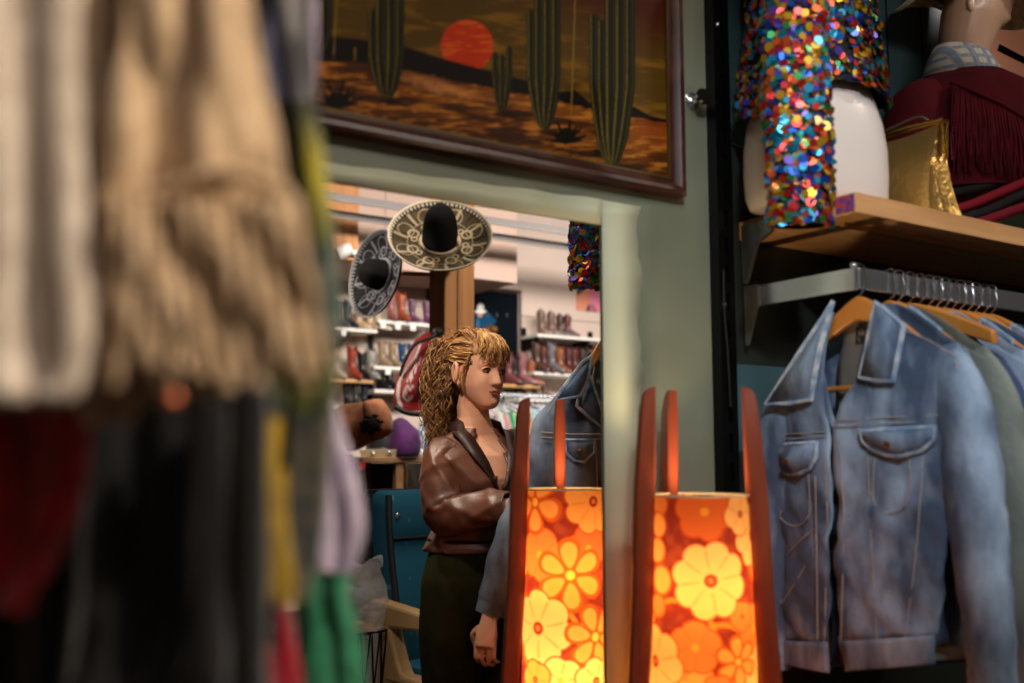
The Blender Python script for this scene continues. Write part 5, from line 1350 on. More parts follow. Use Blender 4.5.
    slv([RS+Vector((.075,.005,.035)),RS+Vector((.01,0,.012)),RS.lerp(RE,.5)+Vector((-.01,0,0)),RE+Vector((-.005,.0,-.02)),RE.lerp(RW,.45)+Vector((0,0,-.012)),RE.lerp(RW,.92)], [.044,.054,.056,.060,.052,.040], 1.0).build('sleeve', SAT, root, local=True, smooth=80, solid=.003)
    slv([LS+Vector((-.06,.0,.02)),LS+Vector((.005,0,.0)),LS.lerp(LE,.5),LE,LE.lerp(LW,.4),LE.lerp(LW,.62)], [.052,.066,.066,.064,.056,.048], 2.0).build('sleeve', SAT, root, local=True, smooth=80, solid=.003)
    # --- trousers and shoes
    OL = M('trouser_olive', (36,35,14), .9, var=(20,4,.35,.65), col2=(26,26,10), spec=.15)
    t=MB()
    t.loft([ell(0,.0,z,rx,ry) for z,rx,ry in ((1.035,.142,.108),(1.0,.152,.115),(.95,.168,.124),(.90,.182,.130),(.84,.186,.130),(.79,.180,.122))])
    for sx in (-1,1):
        t.tube(catmull([(sx*.088,.0,.86),(sx*.092,.0,.74),(sx*.094,-.005,.55),(sx*.096,.0,.42),(sx*.098,.01,.25),(sx*.10,.01,.06)],5),list(np.interp(np.linspace(0,1,26),[0,.2,.45,.6,1],[.096,.098,.078,.068,.062])),24)
    to=t.build('trousers', OL, root, local=True, smooth=180); q=to.modifiers.new('r','REMESH'); q.mode='VOXEL'; q.voxel_size=.009; q2=to.modifiers.new('s','SMOOTH'); q2.iterations=4; bake(to)
    w=MB(); w.tube([Vector((.147*math.cos(a),.113*math.sin(a),1.018)) for a in np.linspace(0,2*math.pi,49)],.016,8,flat=.35,up=Vector((0,0,1))); w.build('waistband', OL, root, local=True)
    for sx in (-1,1):
        f=MB(); f.loft([[Vector((sx*.10+rw*math.cos(a),yc+rl*math.sin(a),z)) for a in np.linspace(0,2*math.pi,20,endpoint=False)] for z,rw,rl,yc in ((0,.045,.125,-.05),(.03,.047,.127,-.05),(.055,.042,.10,-.03),(.09,.038,.055,.005),(.12,.036,.048,.01))]); f.build('shoe', M('shoe_black',(20,18,18),.4), root, local=True, smooth=80)
    return root
woman()
# ------------------------------------------------------------------ red bag on the post
def backpack():
    D=4.98
    c=atD(416,372,D); o=thing('drawstring_bag','dark red sports bag with white wave emblem hanging on the timber post','bag',tuple(c))
    RED=M('bag_red',(128,14,26),.55,var=(10,3,.35,.65),col2=(104,8,18),bump=(18,.4,.006)); BK=M('bag_black',(16,14,16),.6)
    rows=[(424,441,333),(413,444,343),(405,446,358),(398,446,375),(394,445,392),(394,444,404),(398,442,411)]
    rr=poly_resample([(Vector((a,y,0)),Vector((b_,y,0))) for a,b_,y in rows],6); nv=len(rr)-1
    def px(u,v):
        i=min(int(round(v*nv)),nv); L,R=rr[i]; return L.lerp(R,u)
    def fn(side):
        def f(u,v):
            q=px(u,v); bul=.075*(max(0,1-(2*u-1)**2)**.6)*(math.sin(min(1,v*1.15+.08)*math.pi*.85)**.6)
            return atD(q.x,q.y,D+.03-side*bul+.006*noise.noise(Vector((u*4,v*4,side))))
        return f
    m=MB(); NU=60
    m.grid(fn(1),NU,nv); front=len(m.v)
    # emblem painted in the cloth
    cols=np.tile(npl((128,14,26)),(front,1))
    for k in range(front):
        u=(k%(NU+1))/NU; v=(k//(NU+1))/nv; q=px(u,v)
    P=np.array([tuple(px((k%(NU+1))/NU,(k//(NU+1))/nv)[:2]) for k in range(front)])
    def seg(C,pts,w,col=(206,190,190)):
        pts=[Vector((a,b_,0)) for a,b_ in pts]; cc=catmull(pts,6); d=np.full(len(P),99.)
        for a,b_ in zip(cc[:-1],cc[1:]):
            ab=np.array([b_.x-a.x,b_.y-a.y]); L2=max(1e-6,(ab**2).sum()); t=np.clip(((P-np.array([a.x,a.y]))@ab)/L2,0,1)
            d=np.minimum(d,np.hypot(P[:,0]-a.x-ab[0]*t,P[:,1]-a.y-ab[1]*t))
        mm=smoothstep(w+.35,w-.35,d)*.9; return C*(1-mm[:,None])+npl(col)[None]*mm[:,None]
    cols=seg(cols,[(420,345),(415,358),(407,370),(400,380),(398,392),(399,404)],1.1); cols=seg(cols,[(399,384),(398,396),(401,406)],1.7)
    cols=seg(cols,[(413,386),(408,386),(404,392),(404,398),(408,400),(412,397)],1.0); cols=seg(cols,[(411,389),(407,391),(406,395),(409,396)],.55)
    for i,(x,y) in enumerate(((409,381),(411.5,376.5),(413.5,372),(415.5,367.5),(417.5,363),(419,358.5))):
        cols=seg(cols,[(x-2.2,y+1.4),(x-1,y-1.6),(x+1.6,y-.4),(x+.6,y+1.6),(x-1.2,y+1.2)],.5 if i>2 else .7)
    m2=M('bag_print',(128,14,26),.55,attr='Col',bump=(18,.4,.006))
    m.build('front_panel',m2,o,cols=cols,smooth=180)
    b=MB(); b.grid(fn(-1),24,nv); b.build('back_or_shade_panel',RED,o,smooth=180)
    b=MB(); b.tube(catmull([atD(396,407,D-.02),atD(408,413,D-.05),atD(425,414,D-.05),atD(442,411,D-.02)],6),.013,10); b.build('base',BK,o)
    b=MB(); b.tube(catmull([atD(441,331,D),atD(430,338,D-.04),atD(416,344,D-.05),atD(406,358,D-.04),atD(400,376,D-.02)],6),.008,8); b.build('strap',BK,o)
    b=MB(); b.tube(catmull([atD(440,335,D-.01),atD(428,352,D-.10),atD(420,375,D-.12),atD(417,396,D-.10)],6),.006,8); b.build('cord',BK,o)
    b=MB(); b.sphere(atD(438,332,D),(.03,.03,.025)); b.tube([atD(438,332,D),atD(440,331,5.2)],.01,8); b.build('neck_knot',BK,o)
backpack()
# ------------------------------------------------------------------ display table, hat, purple cloth, small things
def table():
    D=6.0; a=atD(345,457,D); z=a.z; 
    Yt=a.y
    xl=atY(338,457,Yt).x; xr=atY(440,457,Yt).x
    o=thing('display_table','tall wooden display table behind the blue seat','table',((xl+xr)/2,Yt+.25,0))
    TM=M('table_wood',(150,116,80),.5,var=(5,4,.3,.7,(.8,6,6)),col2=(120,88,58))
    m=MB(); m.box((xl,Yt,z-.035),(xr,Yt+.55,z)); m.build('tabletop',TM,o,smooth=0,bevel=.004)
    for px in (350,400,438):
        q=atY(px,470,Yt+.02); 
        for yy in (Yt+.02,Yt+.48):
            m=MB(); m.box((q.x-.025,yy,0),(q.x+.025,yy+.05,z-.035)); m.build('leg',TM,o,smooth=0,bevel=.003)
    m=MB(); m.box((xl+.03,Yt+.50,.02),(xr+.40,Yt+.52,z-.04)); m.build('back_or_shade_panel',M('shade_sheet',(44,34,26),.8),o,smooth=0)  # dark sheet added where only shade lies under the table
    return z,Yt
tz,tY=table()
def onT(px,dy=.2): return atY(px,455,tY+dy)
# brown hat with a rosette
def rose_hat():
    c=atD(364,423,5.8); o=thing('brown_hat','large brown felt hat with a dark rosette on a stand','hat',tuple(c))
    FE=M('felt_brown',(206,140,100),.85,sheen=.4,var=(14,3,.3,.7),col2=(150,92,60)); rx,up=rgt,Vector((0,0,1)); ax=(rgt*.95+up*.30).normalized(); ay=(up*.95-rgt*.30).normalized(); to=-fwd
    m=MB(); rings=[]
    for i in range(15):
        t=i/14; w=.125+.015*math.sin(t*3)-.035*max(0,(t-.7)/.3); x=-.165+.33*t; hh=(.105+.045*math.sin(math.pi*t)**.6)*(1-.25*t) if 0<i<14 else .03
        rings.append([c+ax*x+ay*(hh*math.cos(a)*(1+.06*math.sin(t*9)))+to*(hh*.8*math.sin(a)) for a in np.linspace(0,2*math.pi,24,endpoint=False)])
    m.loft(rings); m.build('crown',FE,o,smooth=180)
    b=MB(); b.tube(catmull([c+ax*.04+ay*.112+to*.02,c+ax*.05+ay*.08+to*.085,c+ax*.05+to*.108,c+ax*.04-ay*.08+to*.085,c+ax*.03-ay*.112+to*.02],6),.016,8,flat=.5); b.build('hat_band',M('band_brown',(140,80,50),.6),o)
    r=MB(); rc=c+ax*.055-ay*.03+to*.122
    for k in range(3):
        for j in range(7):
            a=j*2*math.pi/7+k*.45; rr=.052-.016*k; r.sphere(rc+ax*(rr*math.cos(a))+ay*(rr*math.sin(a))+to*(.008*k),(.022,.022,.012),0,10,6)
    r.sphere(rc+to*.03,.014,0,10,8); r.build('rosette',M('rosette_dark',(46,32,28),.6),o,smooth=180)
    q=Vector((c.x,c.y,tz)); s=MB(); s.lathe([(0,0),(.08,0),(.08,.012),(.012,.02),(.012,c.z-tz-.02)],16,Matrix.Translation(Vector((c.x,max(c.y,tY+.1),tz)))); s.build('stand',m_black,o)
rose_hat()
def purple():
    c=atD(403,434,6.25); o=thing('purple_cap','rounded purple velvet cap on the display table','cap',(c.x,c.y,tz))
    PV=M('velvet_purple',(84,22,98),.8,sheen=.2,var=(10,3,.3,.7),col2=(48,10,60),bump=(14,.6,.012)); m=MB()
    z0=tz+.001; H=c.z+.10-tz
    m.loft([[Vector((c.x,c.y,z0+h*H))+rgt*(w*math.cos(a)+off)+fwd*(w*.8*math.sin(a)*(1+.06*math.sin(3*a))) for a in np.linspace(0,2*math.pi,26,endpoint=False)] for h,w,off in ((0,.085,.01),(.1,.10,.01),(.35,.105,.012),(.6,.095,.004),(.8,.072,-.012),(.93,.045,-.018),(1,.015,-.02))]); m.build('cap_body',PV,o,smooth=180)
    v=MB(); cc=c+rgt*.05+Vector((0,0,-.03)); v.sphere(cc,(.05,.07,.08),0,16,10); v.build('side_lobe',PV,o,smooth=180)
purple()
c=onT(382,.14); o=thing('dark_case','dark rounded case lying on the pale tray on the table','case',(c.x,c.y,tz+.045))
m=MB(); m.loft([[Vector((c.x,c.y,tz+.046+h))+rgt*(w*math.cos(a))+fwd*(.06*math.sin(a)) for a in np.linspace(0,2*math.pi,24,endpoint=False)] for h,w in ((0,.075),(.01,.085),(.05,.082),(.09,.07),(.105,.05))]); m.build('case_body',M('case_dark',(38,40,46),.45),o,smooth=50)
m=MB(); m.tube([Vector((c.x,c.y,tz+.10))+rgt*(.088*math.cos(a))+fwd*(.063*math.sin(a))-Vector((0,0,.05)) for a in np.linspace(0,2*math.pi,33)],.004,6); m.build('seam',M('seam_grey',(80,80,84),.4),o)
c=onT(380,.12); o=thing('tray','pale shallow tray on the table under the dark case','tray',(c.x,c.y,tz))
m=MB(); m.loft([[Vector((c.x,c.y,tz+.001+h))+rgt*(w*sx)+fwd*(d*sy) for sx,sy in ((-1,-1),(1,-1),(1,1),(-1,1))] for h,w,d in ((0,.105,.07),(.042,.12,.085),(.044,.112,.078),(.012,.10,.066))]); m.build('tray_body',M('tray_cream',(196,180,150),.4),o,smooth=0)
for i,sx in enumerate((-.03,.07)):
    m=MB(); m.sphere(Vector((c.x,c.y,tz+.022))+rgt*sx-fwd*.083,(.014,.01,.014),0,10,8); m.build('ring_knob',m_chrome,o)
c=onT(411,.12); o=thing('blue_pouch','small blue and white striped pouch on the table edge','pouch',(c.x,c.y,tz))
m=MB(); m.loft([[Vector((c.x,c.y,tz+.001+h))+rgt*(w*math.cos(a))+fwd*(.05*math.sin(a)) for a in np.linspace(0,2*math.pi,20,endpoint=False)] for h,w in ((0,.075),(.02,.09),(.05,.08),(.075,.045),(.08,.015))]); m.build('pouch_body',M('pouch_cloth',(60,110,170),.6,var=(22,1,.45,.55),col2=(216,220,224)),o,smooth=180)
m=MB(); m.tube([Vector((c.x,c.y,tz+.078))+rgt*x for x in (-.03,0,.04)],.006,6); m.build('zip',m_chrome,o)
c=onT(424,.3); o=thing('pale_vase','pale blue patterned jar behind the pouch on the table','jar',(c.x,c.y,tz))
m=MB(); m.lathe([(0,.001),(.045,.001),(.06,.03),(.062,.13),(.045,.18),(.03,.2),(.036,.215),(.03,.215),(.02,.19)],20,Matrix.Translation((c.x,c.y,tz))); m.build('jar_body',M('jar_blue',(168,178,190),.3,var=(26,2,.45,.55),col2=(84,110,150)),o,smooth=50)
m=MB(); m.lathe([(.032,.215),(.038,.215),(.036,.235),(.0,.245)],16,Matrix.Translation((c.x,c.y,tz))); m.build('lid',M('lid_white',(210,206,200),.4),o)
c=atD(352,452,5.75); o=thing('red_tag','small round red tag hanging at the left corner of the table','tag',tuple(c))
q=atY(361,466,tY-.012); m=MB(); m.lathe([(0,-.003),(.028,-.003),(.028,.003),(0,.003)],18,Matrix.Translation(q)@Matrix.Rotation(R_(90),4,'X')); m.build('tag_disc',M('tag_red',(190,50,40),.5),o)
m=MB(); m.tube([q+Vector((0,0,.028)),Vector((q.x,q.y,tz))],.002,5); m.build('tag_string',m_black,o)
o.location=tuple(q)
for ob in o.children: 
    ob.location = Vector(ob.location) - (q-c)
# dark bags under the table
for i,(px,py,w,h,lab,cl) in enumerate(((372,545,.16,.62,'dark green sack slumped under the display table',(24,30,28)),(418,545,.17,.75,'black sack standing under the display table',(14,13,14)))):
    q=atY(px,py,tY+.27); o=thing('sack',lab,'sack',(q.x,q.y,0)); m=MB()
    m.loft([[Vector((q.x,q.y,.001+hh*h*1.15))+rgt*(w*k*math.cos(a)*(1+.08*math.sin(3*a+i)))+fwd*(w*.75*k*math.sin(a)) for a in np.linspace(0,2*math.pi,22,endpoint=False)] for hh,k in ((0,.85),(.08,1),(.4,1.02),(.7,.85),(.9,.5),(1,.3))]); m.build('sack_body',M('sack_%d'%i,cl,.7,bump=(12,.6,.01)),o,smooth=180)
    m=MB(); m.tube([Vector((q.x,q.y,.001+h*1.15*.93))+rgt*(w*.44*math.cos(a))+fwd*(w*.34*math.sin(a)) for a in np.linspace(0,2*math.pi,25)],.008,6); m.build('tie_cord',M('tie_tan',(120,90,60),.7),o)

# ------------------------------------------------------------------ blue airline seat
def seat():
    D=4.15; o_=atD(438,600,D); th=YAW+R_(44)
    o=thing('airline_seat','blue patterned airline seat with beige armrest, behind the woman','seat',(o_.x,o_.y,0),th)
    BL=bpy.data.materials.new('seat_cloth'); BL.use_nodes=True; nt=BL.node_tree; n=nt.nodes; L=nt.links; b=n['Principled BSDF']; b.inputs['Roughness'].default_value=.9
    tc=n.new('ShaderNodeTexCoord'); mp=n.new('ShaderNodeMapping'); mp.inputs['Rotation'].default_value=(0,R_(35),0); mp.inputs['Scale'].default_value=(16,1,8); L.new(tc.outputs['Object'],mp.inputs['Vector'])
    vo=n.new('ShaderNodeTexVoronoi'); vo.inputs['Scale'].default_value=1.6; vo.inputs['Randomness'].default_value=.5; L.new(mp.outputs['Vector'],vo.inputs['Vector'])
    mr=n.new('ShaderNodeMapRange'); mr.inputs['From Min'].default_value=.16; mr.inputs['From Max'].default_value=.10; L.new(vo.outputs['Distance'],mr.inputs['Value'])
    mx=n.new('ShaderNodeMix'); mx.data_type='RGBA'; mx.inputs['A'].default_value=rgb((8,86,116)); mx.inputs['B'].default_value=rgb((44,130,150)); L.new(mr.outputs['Result'],mx.inputs['Factor']); L.new(mx.outputs['Result'],b.inputs['Base Color'])
    BE=M('seat_beige',(178,146,104),.5); DKB=M('seat_edge',(16,24,34),.6); W_=.24
    # local: seat faces -y, x across; px 372..~470
    x0,x1=-.215,.245; zt=1.125; zs=.44
    def slab(rows,mat,name,rad=.03,n=10):
        m=MB(); rings=[]
        for (z,yf,yb,a,b_) in rows:
            ring=[]; cx=(a+b_)/2; hx=(b_-a)/2; cy=(yf+yb)/2; hy=(yb-yf)/2
            for j in range(40):
                t=2*math.pi*j/40; ct,st=math.cos(t),math.sin(t); ring.append(Vector((cx+hx*math.copysign(abs(ct)**.25,ct),cy+hy*math.copysign(abs(st)**.35,st),z)))
            rings.append(ring)
        m.loft(rings); return m.build(name,mat,o,local=True,smooth=50)
    slab([(.40,-.02,.12,x0,x1),(.60,-.02,.14,x0,x1),(.85,.03,.17,x0,x1),(.93,.055,.185,x0,x1),(.95,.045,.19,x0,x1),(1.06,.06,.20,x0,x1),(1.11,.075,.20,x0+.01,x1-.01),(1.128,.10,.18,x0+.03,x1-.03)],BL,'backrest')
    slab([(.42,.125,.19,x0-.004,x1+.004),(.85,.175,.225,x0-.004,x1+.004),(1.08,.205,.245,x0-.002,x1),(1.13,.19,.235,x0+.02,x1-.02)],DKB,'back_shell')
    m=MB(); m.tube(catmull([(x0+.004,-.015,.42),(x0+.004,-.01,.62),(x0+.004,.035,.86),(x0+.004,.055,1.0),(x0+.015,.075,1.11)],6),.014,8); m.build('side_piping',DKB,o,local=True)
    m=MB(); m.tube([(x0+.02,.048,.94),((x0+x1)/2,.045,.94),(x1-.02,.048,.94)],.006,6); m.build('headrest_seam',DKB,o,local=True)
    m=MB(); m.sphere((x0+.045,.052,1.03),(.012,.006,.012),0,12,8); m.build('stud',m_chrome,o,local=True)
    slab([(.34,-.46,.02,x0+.01,x1-.01),(.37,-.50,.02,x0,x1),(.43,-.50,.02,x0,x1),(.465,-.48,.02,x0+.01,x1-.01),(.475,-.40,-.02,x0+.04,x1-.04)],BL,'seat_cushion')
    # armrest: padded top bar, open triangle, lower shell
    for ax,nm in ((x0-.045,'armrest'),(x1+.045,'armrest')):
        m=MB(); 
        prof=[(.11,.68),(.05,.715),(-.24,.690),(-.315,.675),(-.325,.645),(-.30,.628),(-.06,.615),(-.11,.50),(-.14,.455),(-.38,.450),(-.40,.40),(-.36,.335),(-.20,.30),(.04,.31),(.11,.40)]
        m.prism([Vector((ax-.033,y,z)) for y,z in prof],(.066,0,0)); a_=m.build(nm,BE,o,local=True,smooth=0,bevel=.012)
        t=MB(); t.box((ax-.026,-.332,.632),(ax+.026,-.318,.69)); p_=t.build('end_plate',M('plate_white',(220,214,206),.4),a_,local=True,smooth=0,bevel=.003)
        k=MB(); k.box((ax-.010,-.338,.655),(ax+.008,-.331,.672)); k.build('button_slot',M('slot_red',(96,30,24),.5),a_,local=True,smooth=0)
        g=MB(); g.box((ax-.036,-.385,.425),(ax+.036,-.05,.433)); g.build('trim_line',M('trim_tan',(140,108,72),.5),a_,local=True,smooth=0)
    for lx in (x0+.06,x1-.06):
        for y in (-.38,.06):
            m=MB(); m.tube(catmull([(lx,y,.34),(lx,y+.02,.18),(lx,y-.02,.0)],4),.02,10); m.build('leg',m_black,o,local=True)
    m=MB(); m.box((x0,-.40,.315),(x1,-.36,.345)); m.build('frame_bar',m_black,o,local=True,smooth=0)
seat()
# ------------------------------------------------------------------ wire basket with a clear bag
def basket():
    c=atD(357,640,3.95); o=thing('wire_basket','dark wire waste basket lined with a clear plastic bag left of the blue seat','basket',(c.x,c.y,0))
    zt=atD(357,628,3.95).z
    m=MB(); 
    for k in range(18):
        a=k*2*math.pi/18; m.tube([(c.x+.10*math.cos(a),c.y+.10*math.sin(a),.01),(c.x+.125*math.cos(a+.5),c.y+.125*math.sin(a+.5),zt)],.0035,5); m.tube([(c.x+.10*math.cos(a),c.y+.10*math.sin(a),.01),(c.x+.125*math.cos(a-.5),c.y+.125*math.sin(a-.5),zt)],.0035,5)
    for z,r in ((.01,.10),(zt*.5,.113),(zt,.126)): m.tube([(c.x+r*math.cos(t),c.y+r*math.sin(t),z) for t in np.linspace(0,2*math.pi,33)],.005,6)
    w=m.build('wire_mesh',m_black,o); 
    b=MB(); rings=[]
    for i,(z,r) in enumerate(((.02,.085),(.2,.10),(zt-.06,.112),(zt+.0,.118),(zt+.06,.120),(zt+.16,.110),(zt+.235,.085),(zt+.25,.10))):
        rings.append([Vector((c.x,c.y,z))+Vector((math.cos(a),math.sin(a),0))*(r*(1+.06*math.sin(5*a+i)+.12*noise.noise(Vector((math.cos(a)*2,math.sin(a)*2,i*.9)))))+Vector((0,0,.02*math.sin(4*a+i) if i>5 else 0)) for a in np.linspace(0,2*math.pi,40,endpoint=False)])
    b.loft(rings,caps=(True,False)); 
    PL=M('clear_plastic',(226,228,232),.08,alpha=.36,spec=1.0,bump=(26,.9,.01)); b.build('plastic_bag',PL,o,smooth=180)
    rb=random.Random(9)
    for i,(col,nm) in enumerate((((196,150,90),'orange'),((60,80,120),'blue'),((200,196,190),'white'),((150,100,60),'tan'),((90,100,130),'grey'))):
        s=MB(); q=Vector((c.x,c.y,zt+.02))+rgt*rb.uniform(-.06,.06)+fwd*rb.uniform(-.07,-.0)+Vector((0,0,[-.02,.05,.12,-.03,.10][i]))
        s.sphere(q,(.05,.045,.04),0,12,8); oo=s.build('crumpled_paper',M('paper_'+nm,col,.7,bump=(40,1,.01)),o,smooth=60)
basket()
# ------------------------------------------------------------------ rail of clothes below the right hand shelves
def clothes():
    Yc=6.3; a=atY(497,395,Yc); z=a.z; e=atY(640,395,Yc)
    o=thing('garment_rack','long chrome garment rack below the right hand boot shelves','clothes rail',((a.x+e.x)/2,Yc,0))
    x0=atY(480,395,Yc).x; x1=e.x
    m=MB(); m.tube([(x0,Yc,z),(x1,Yc,z)],.014,10); m.build('rail',m_chrome,o)
    for X in (x0+.02,x1-.02):
        m=MB(); m.tube([(X,Yc,z),(X,Yc,.02)],.014,10); m.build('upright',m_chrome,o); m=MB(); m.tube([(X,Yc-.25,.02),(X,Yc+.25,.02)],.014,8); m.build('foot',m_chrome,o)
    spec=[(484,'white',(206,200,196)),(489,'pink',(196,150,150)),(495,'mint',(120,206,140)),(500,'emerald',(16,140,104)),(504,'cream',(214,200,170)),(508,'teal',(24,96,100)),(513,'peach',(204,150,110)),(518,'pale grey',(190,190,194)),(523,'pale aqua',(150,196,204)),(528,'royal blue',(40,70,140)),(533,'sky',(150,176,206)),(538,'white cotton',(214,214,214)),(543,'turquoise',(90,160,170)),(548,'lavender',(170,164,196)),(553,'slate blue',(96,116,144)),(559,'pale mint',(170,200,180)),(566,'ivory',(210,204,186)),(574,'steel blue',(96,120,150)),(583,'olive',(96,100,70)),(592,'navy',(30,40,70))]
    rc=random.Random(5)
    for px,cn,col in spec:
        p=atY(px,395,Yc); g=thing('blouse',cn+' blouse on a clear hanger in the garment rack behind the woman','blouse',(p.x,Yc,z),R_(rc.uniform(-12,12)),'blouses on the garment rack')
        CM=M('cloth_'+cn.replace(' ','_'),col,.8,var=(8,3,.35,.65),col2=tuple(int(c*.85) for c in col)); dz=-.09-rc.uniform(0,.03)
        m=MB(); rings=[]
        for zz,w,d in ((dz,.05,.018),(dz-.03,.12,.028),(dz-.06,.19,.034),(dz-.30,.20,.040),(dz-.66,.215,.045)):
            rings.append([Vector((d*math.cos(t)*(1+.2*math.sin(3*t)),w*math.sin(t),zz)) for t in np.linspace(0,2*math.pi,22,endpoint=False)])
        m.loft(rings); m.build('body',CM,g,local=True,smooth=60)
        for s in (-1,1):
            m=MB(); m.tube(catmull([(0,s*.17,dz-.05),(0,s*.22,dz-.16),(0,s*.24,dz-.34)],4),[.05]*4+[.045]*5,12,flat=.6,up=Vector((1,0,0))); m.build('sleeve',CM,g,local=True,smooth=60)
        h=MB(); h.tube(catmull([(0,0,-.085),(0,0,-.05),(0,-.022,-.035),(0,-.026,-.005),(0,-.012,.018),(0,.014,.018),(0,.020,.002)],4),.0035,6); hk=h.build('hook',M('clear_hanger',(206,210,214),.15,spec=.8),g,local=True)
        h=MB(); h.tube([(0,-.17,dz-.035),(0,-.10,dz+.0),(0,0,dz+.03),(0,.10,dz+.0),(0,.17,dz-.035)],.008,6); h.build('hanger_arms',MATS['clear_hanger'],g,local=True)
clothes()
# ------------------------------------------------------------------ denim jacket held by the woman, on the rail behind the wall
def half_jacket():
    D=2.86; j=lambda x,y,d=0: atD(x,y,D+d)
    top=j(612,318); zR=top.z
    rl=thing('hanging_rail','chrome rail behind the wall edge carrying the half hidden denim jacket','clothes rail',(2.4,top.y,zR))
    m=MB(); m.box((top.x-.03,top.y-.008,zR-.03),(3.4,top.y+.008,zR)); m.build('rail',m_chrome,rl,smooth=0)
    for X in (top.x+.12,3.2):
        m=MB(); m.box((X,YW+.008,zR-.03),(X+.012,top.y,zR-.01)); m.build('arm',m_chrome,rl,smooth=0)
    h=thing('wooden_hanger','wooden hanger half hidden by the wall edge beside the left lamp',"hanger",tuple(top))
    m=MB(); poly=[(618,333),(606,335),(597,344),(589,358),(586,368),(592,370),(600,358),(610,350),(634,358),(646,372),(650,366),(640,346)]
    m.prism([j(*q,.0) for q in poly],fwd*.016); m.build('shoulders',HANGW,h,smooth=20,bevel=.004)
    m=MB(); m.tube([j(560,400,.012),j(592,404,.012),j(640,407,.012)],.006,8); m.build('bar',HANGW,h)
    m=MB(); m.tube(catmull([j(618,334),j(618,327),j(614,322),j(612,318),j(616,315)],4),.002,6); m.build('hook',WIRE,h)
    o=thing('denim_jacket','faded blue denim jacket beside the woman, half hidden by the wall edge',"jacket",tuple(j(590,440)))
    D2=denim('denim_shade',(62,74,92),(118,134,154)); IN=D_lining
    def sh(rows,name,mat,bul=.04,d0=0,seed=0,nc=16,k=6,solid=.003):
        rr=poly_resample([(Vector((a[0],a[1],0)),Vector((b_[0],b_[1],0))) for a,b_ in rows],k); m=MB()
        def fn(u,v):
            i=min(int(round(v*(len(rr)-1))),len(rr)-1); L,R=rr[i]; q=L.lerp(R,u)
            return j(q.x,q.y,d0-bul*(1-(2*u-1)**2)**.5 if 0<=u<=1 else d0)+fwd*(.007*math.sin(v*9+u*7+seed)+.004*noise.noise(Vector((u*6,v*6,seed))))
        m.grid(fn,nc,len(rr)-1); return m.build(name,mat,o,smooth=80,solid=solid)
    sh([((588,352),(640,352)),((566,394),(668,392)),((546,430),(690,430)),((545,560),(690,560)),((548,650),(690,650))],'back',D2,-.05,.05)
    sh([((596,358),(634,358)),((590,395),(640,395)),((596,430),(634,430))],'lining',IN,-.02,.03)
    sh([((583,364),(592,372)),((562,394),(590,400)),((548,424),(601,428)),((541,470),(604,470)),((543,540),(606,540)),((546,630),(608,630))],'front_panel',D2,.05,0,1)
    sh([((634,372),(650,364)),((632,428),(690,425)),((612,470),(692,470)),((612,540),(690,540)),((610,630),(690,630))],'front_panel',D2,.05,0,2)
    # sleeve reaching down to the hand
    m=MB(); P=[j(574,396,.0),j(552,428,-.01),j(541,472,-.01),j(520,520,-.02),j(504,565,-.03),j(494,606,-.03)]; C=catmull(P,6); N=len(C)
    m.tube(C,[float(np.interp(i/(N-1),[0,.2,.5,.8,1],[.034,.056,.055,.050,.046]))*(1+.05*math.sin(i*1.4)) for i in range(N)],20,flat=.75,up=fwd); m.build('sleeve',D2,o,smooth=80)
    m=MB(); m.tube([j(496,598,-.03),j(492,614,-.03)],.0475,20,flat=.75,up=fwd); m.build('cuff',D2,o,smooth=60)
    # collar and lapel
    for poly,dd in (([(592,356),(583,362),(560,392),(556,400),(580,396),(588,380),(590,368)],-.078),([(583,372),(577,406),(590,418),(603,428),(605,420),(597,396),(590,376)],-.06)):
        pts=[j(x,y,dd-.015*(y-356)/70) for x,y in poly]; cen=sum(pts,Vector())/len(pts)-fwd*.012
        m=MB(); m.add(pts+[cen],[(q,(q+1)%len(pts),len(pts)) for q in range(len(pts))]); m.tube(pts+[pts[0]],.0016,5,1); m.build('collar',[D_mid if dd<-.05 else D_pale,WORN],o,solid=.004,smooth=60)
    st=MB()
    for seq in ([(541,432),(570,434),(604,434)],[(541,437),(570,439),(604,439)],[(596,440),(598,520),(600,620)],[(560,500),(566,560),(570,630)],[(583,364),(562,390),(548,412)]):
        st.tube(catmull([j(x,y,-.062) for x,y in seq],5),.0016,5)
    st.build('stitching',STITCH,o)
    pts=[j(x,y,-.066) for x,y in ((566,440),(594,440),(594,452),(584,462),(574,460),(566,452))]; cen=sum(pts,Vector())/len(pts)-fwd*.006
    m=MB(); m.add(pts+[cen],[(q,(q+1)%len(pts),len(pts)) for q in range(len(pts))]); m.tube(pts+[pts[0]],.0022,5,1); f=m.build('pocket_flap',[D2,WORN],o,solid=.003,smooth=60)
    k=MB(); k.sphere(cen-fwd*.003,(.006,.006,.006),0,10,8); k.build('button',BTN,f)
half_jacket()
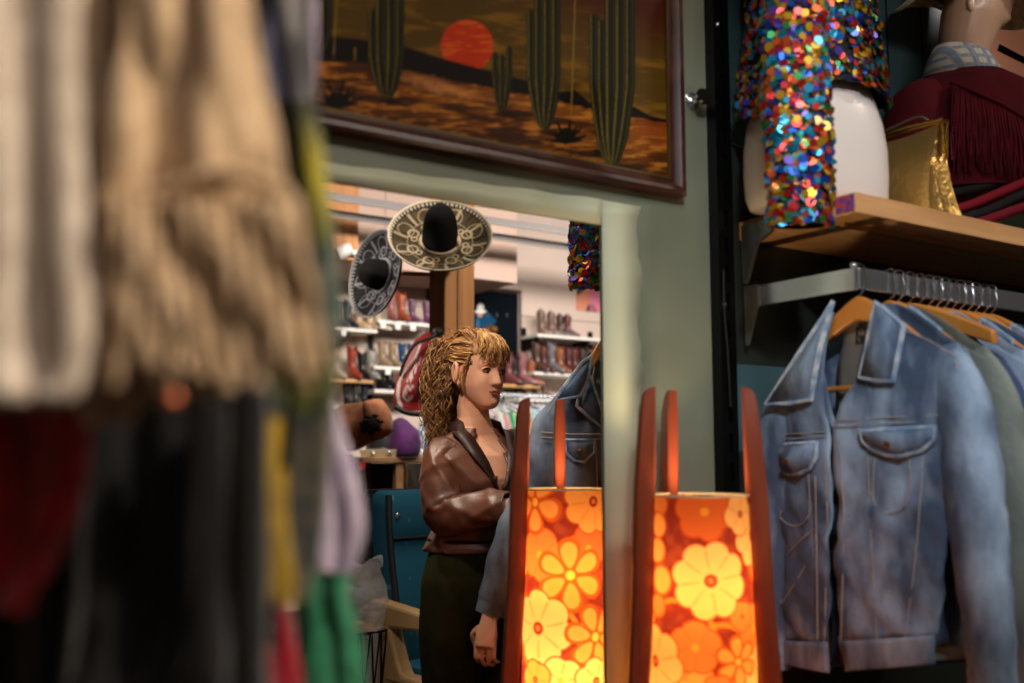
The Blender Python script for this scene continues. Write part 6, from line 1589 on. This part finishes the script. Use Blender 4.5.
# ------------------------------------------------------------------ light
W = bpy.data.worlds.new('world'); SC.world = W; W.use_nodes = True
W.node_tree.nodes['Background'].inputs[0].default_value = (.9,.8,.7,1); W.node_tree.nodes['Background'].inputs[1].default_value = .05
def spot(name, loc, target, power, col, size=60, soft=.06, blend=.5):
    l = bpy.data.lights.new(name,'SPOT'); l.energy = power; l.color = col; l.spot_size = R_(size); l.spot_blend = blend; l.shadow_soft_size = soft
    o = bpy.data.objects.new(name, l); COL.objects.link(o); o.location = loc
    o.rotation_euler = (Vector(target)-Vector(loc)).to_track_quat('-Z','Y').to_euler(); return o
def area(name, loc, target, power, col, sx, sy, spread=180):
    l = bpy.data.lights.new(name,'AREA'); l.energy = power; l.color = col; l.shape = 'RECTANGLE'; l.size = sx; l.size_y = sy; l.spread = R_(spread)
    o = bpy.data.objects.new(name, l); COL.objects.link(o); o.location = loc
    o.rotation_euler = (Vector(target)-Vector(loc)).to_track_quat('-Z','Y').to_euler(); return o
# shop side: lights out of view
spot('unseen_spot', (-.2,-.8,3.0), (1.85,1.4,1.62), 210, (.86,.93,1.0), 30, .07, .9)
spot('unseen_spot', (1.3,-1.2,3.6), (.12,.6,1.2), 420, (1,.84,.64), 34, .1)
spot('unseen_spot', (3.4,-.3,3.6), (2.2,1.4,1.7), 60, (1,.88,.76), 50, .1)
spot('unseen_spot', (-.2,-.6,3.7), (.9,1.69,2.1), 40, (1,.88,.72), 44, .1)
area('unseen_area', (1.2,-1.6,3.95), (1.2,-1.5,0), 90, (1,.9,.8), 3, .6)  # area fill added to lift the dim camera side
# far side: lights out of view
area('unseen_area', (3.4,4.6,3.3), (4.2,8,1.9), 72, (1,.90,.82), 2.5, .3, 130)  # added above the opening to brighten the boot shelves
area('unseen_area', (5.6,5.0,3.3), (6.2,8,1.9), 50, (1,.90,.82), 2.0, .3, 130)  # second added light brightening the boot shelves
area('unseen_area', (2.2,3.0,3.95), (2.6,4.2,0), 45, (1,.84,.66), 2, .4)
wp = cam2w(-.12,3.1,1.45)
spot('unseen_spot', tuple(cam2w(-1.0,2.7,3.5)), tuple(wp), 140, (1,.84,.66), 34, .06)
spot('unseen_spot', tuple(cam2w(-.40,2.25,2.15)), tuple(wp), 36, (1,.82,.66), 50, .05)  # low fill added to light the woman's face from the front
spot('unseen_spot', tuple(cam2w(1.5,2.9,2.8)), tuple(wp), 40, (1,.86,.80), 30, .06)
spot('unseen_spot', tuple(cam2w(1.3,3.4,3.0)), tuple(cam2w(-.3,5.2,1.9)), 150, (1,.86,.68), 50, .08)  # added to brighten the front of the post
spot('unseen_spot', tuple(cam2w(-.5,4.3,3.6)), tuple(cam2w(-.85,5.8,1.4)), 210, (1,.86,.70), 46, .08)  # added to light the brown hat on the table
spot('unseen_spot', tuple(cam2w(-1.9,4.6,2.45)), tuple(cam2w(-.35,5.2,1.95)), 130, (1,.86,.68), 40, .08)  # added low down to lift the left face of the post
SC.view_settings.view_transform = 'Standard'; SC.view_settings.look = 'None'
SC.view_settings.exposure = 0; SC.view_settings.gamma = 1; SC.view_settings.use_curve_mapping = False
SC.cycles.use_denoising = True
SC.cycles.max_bounces = 8; SC.cycles.sample_clamp_indirect = 4
SC.cycles.caustics_reflective = False; SC.cycles.caustics_refractive = False
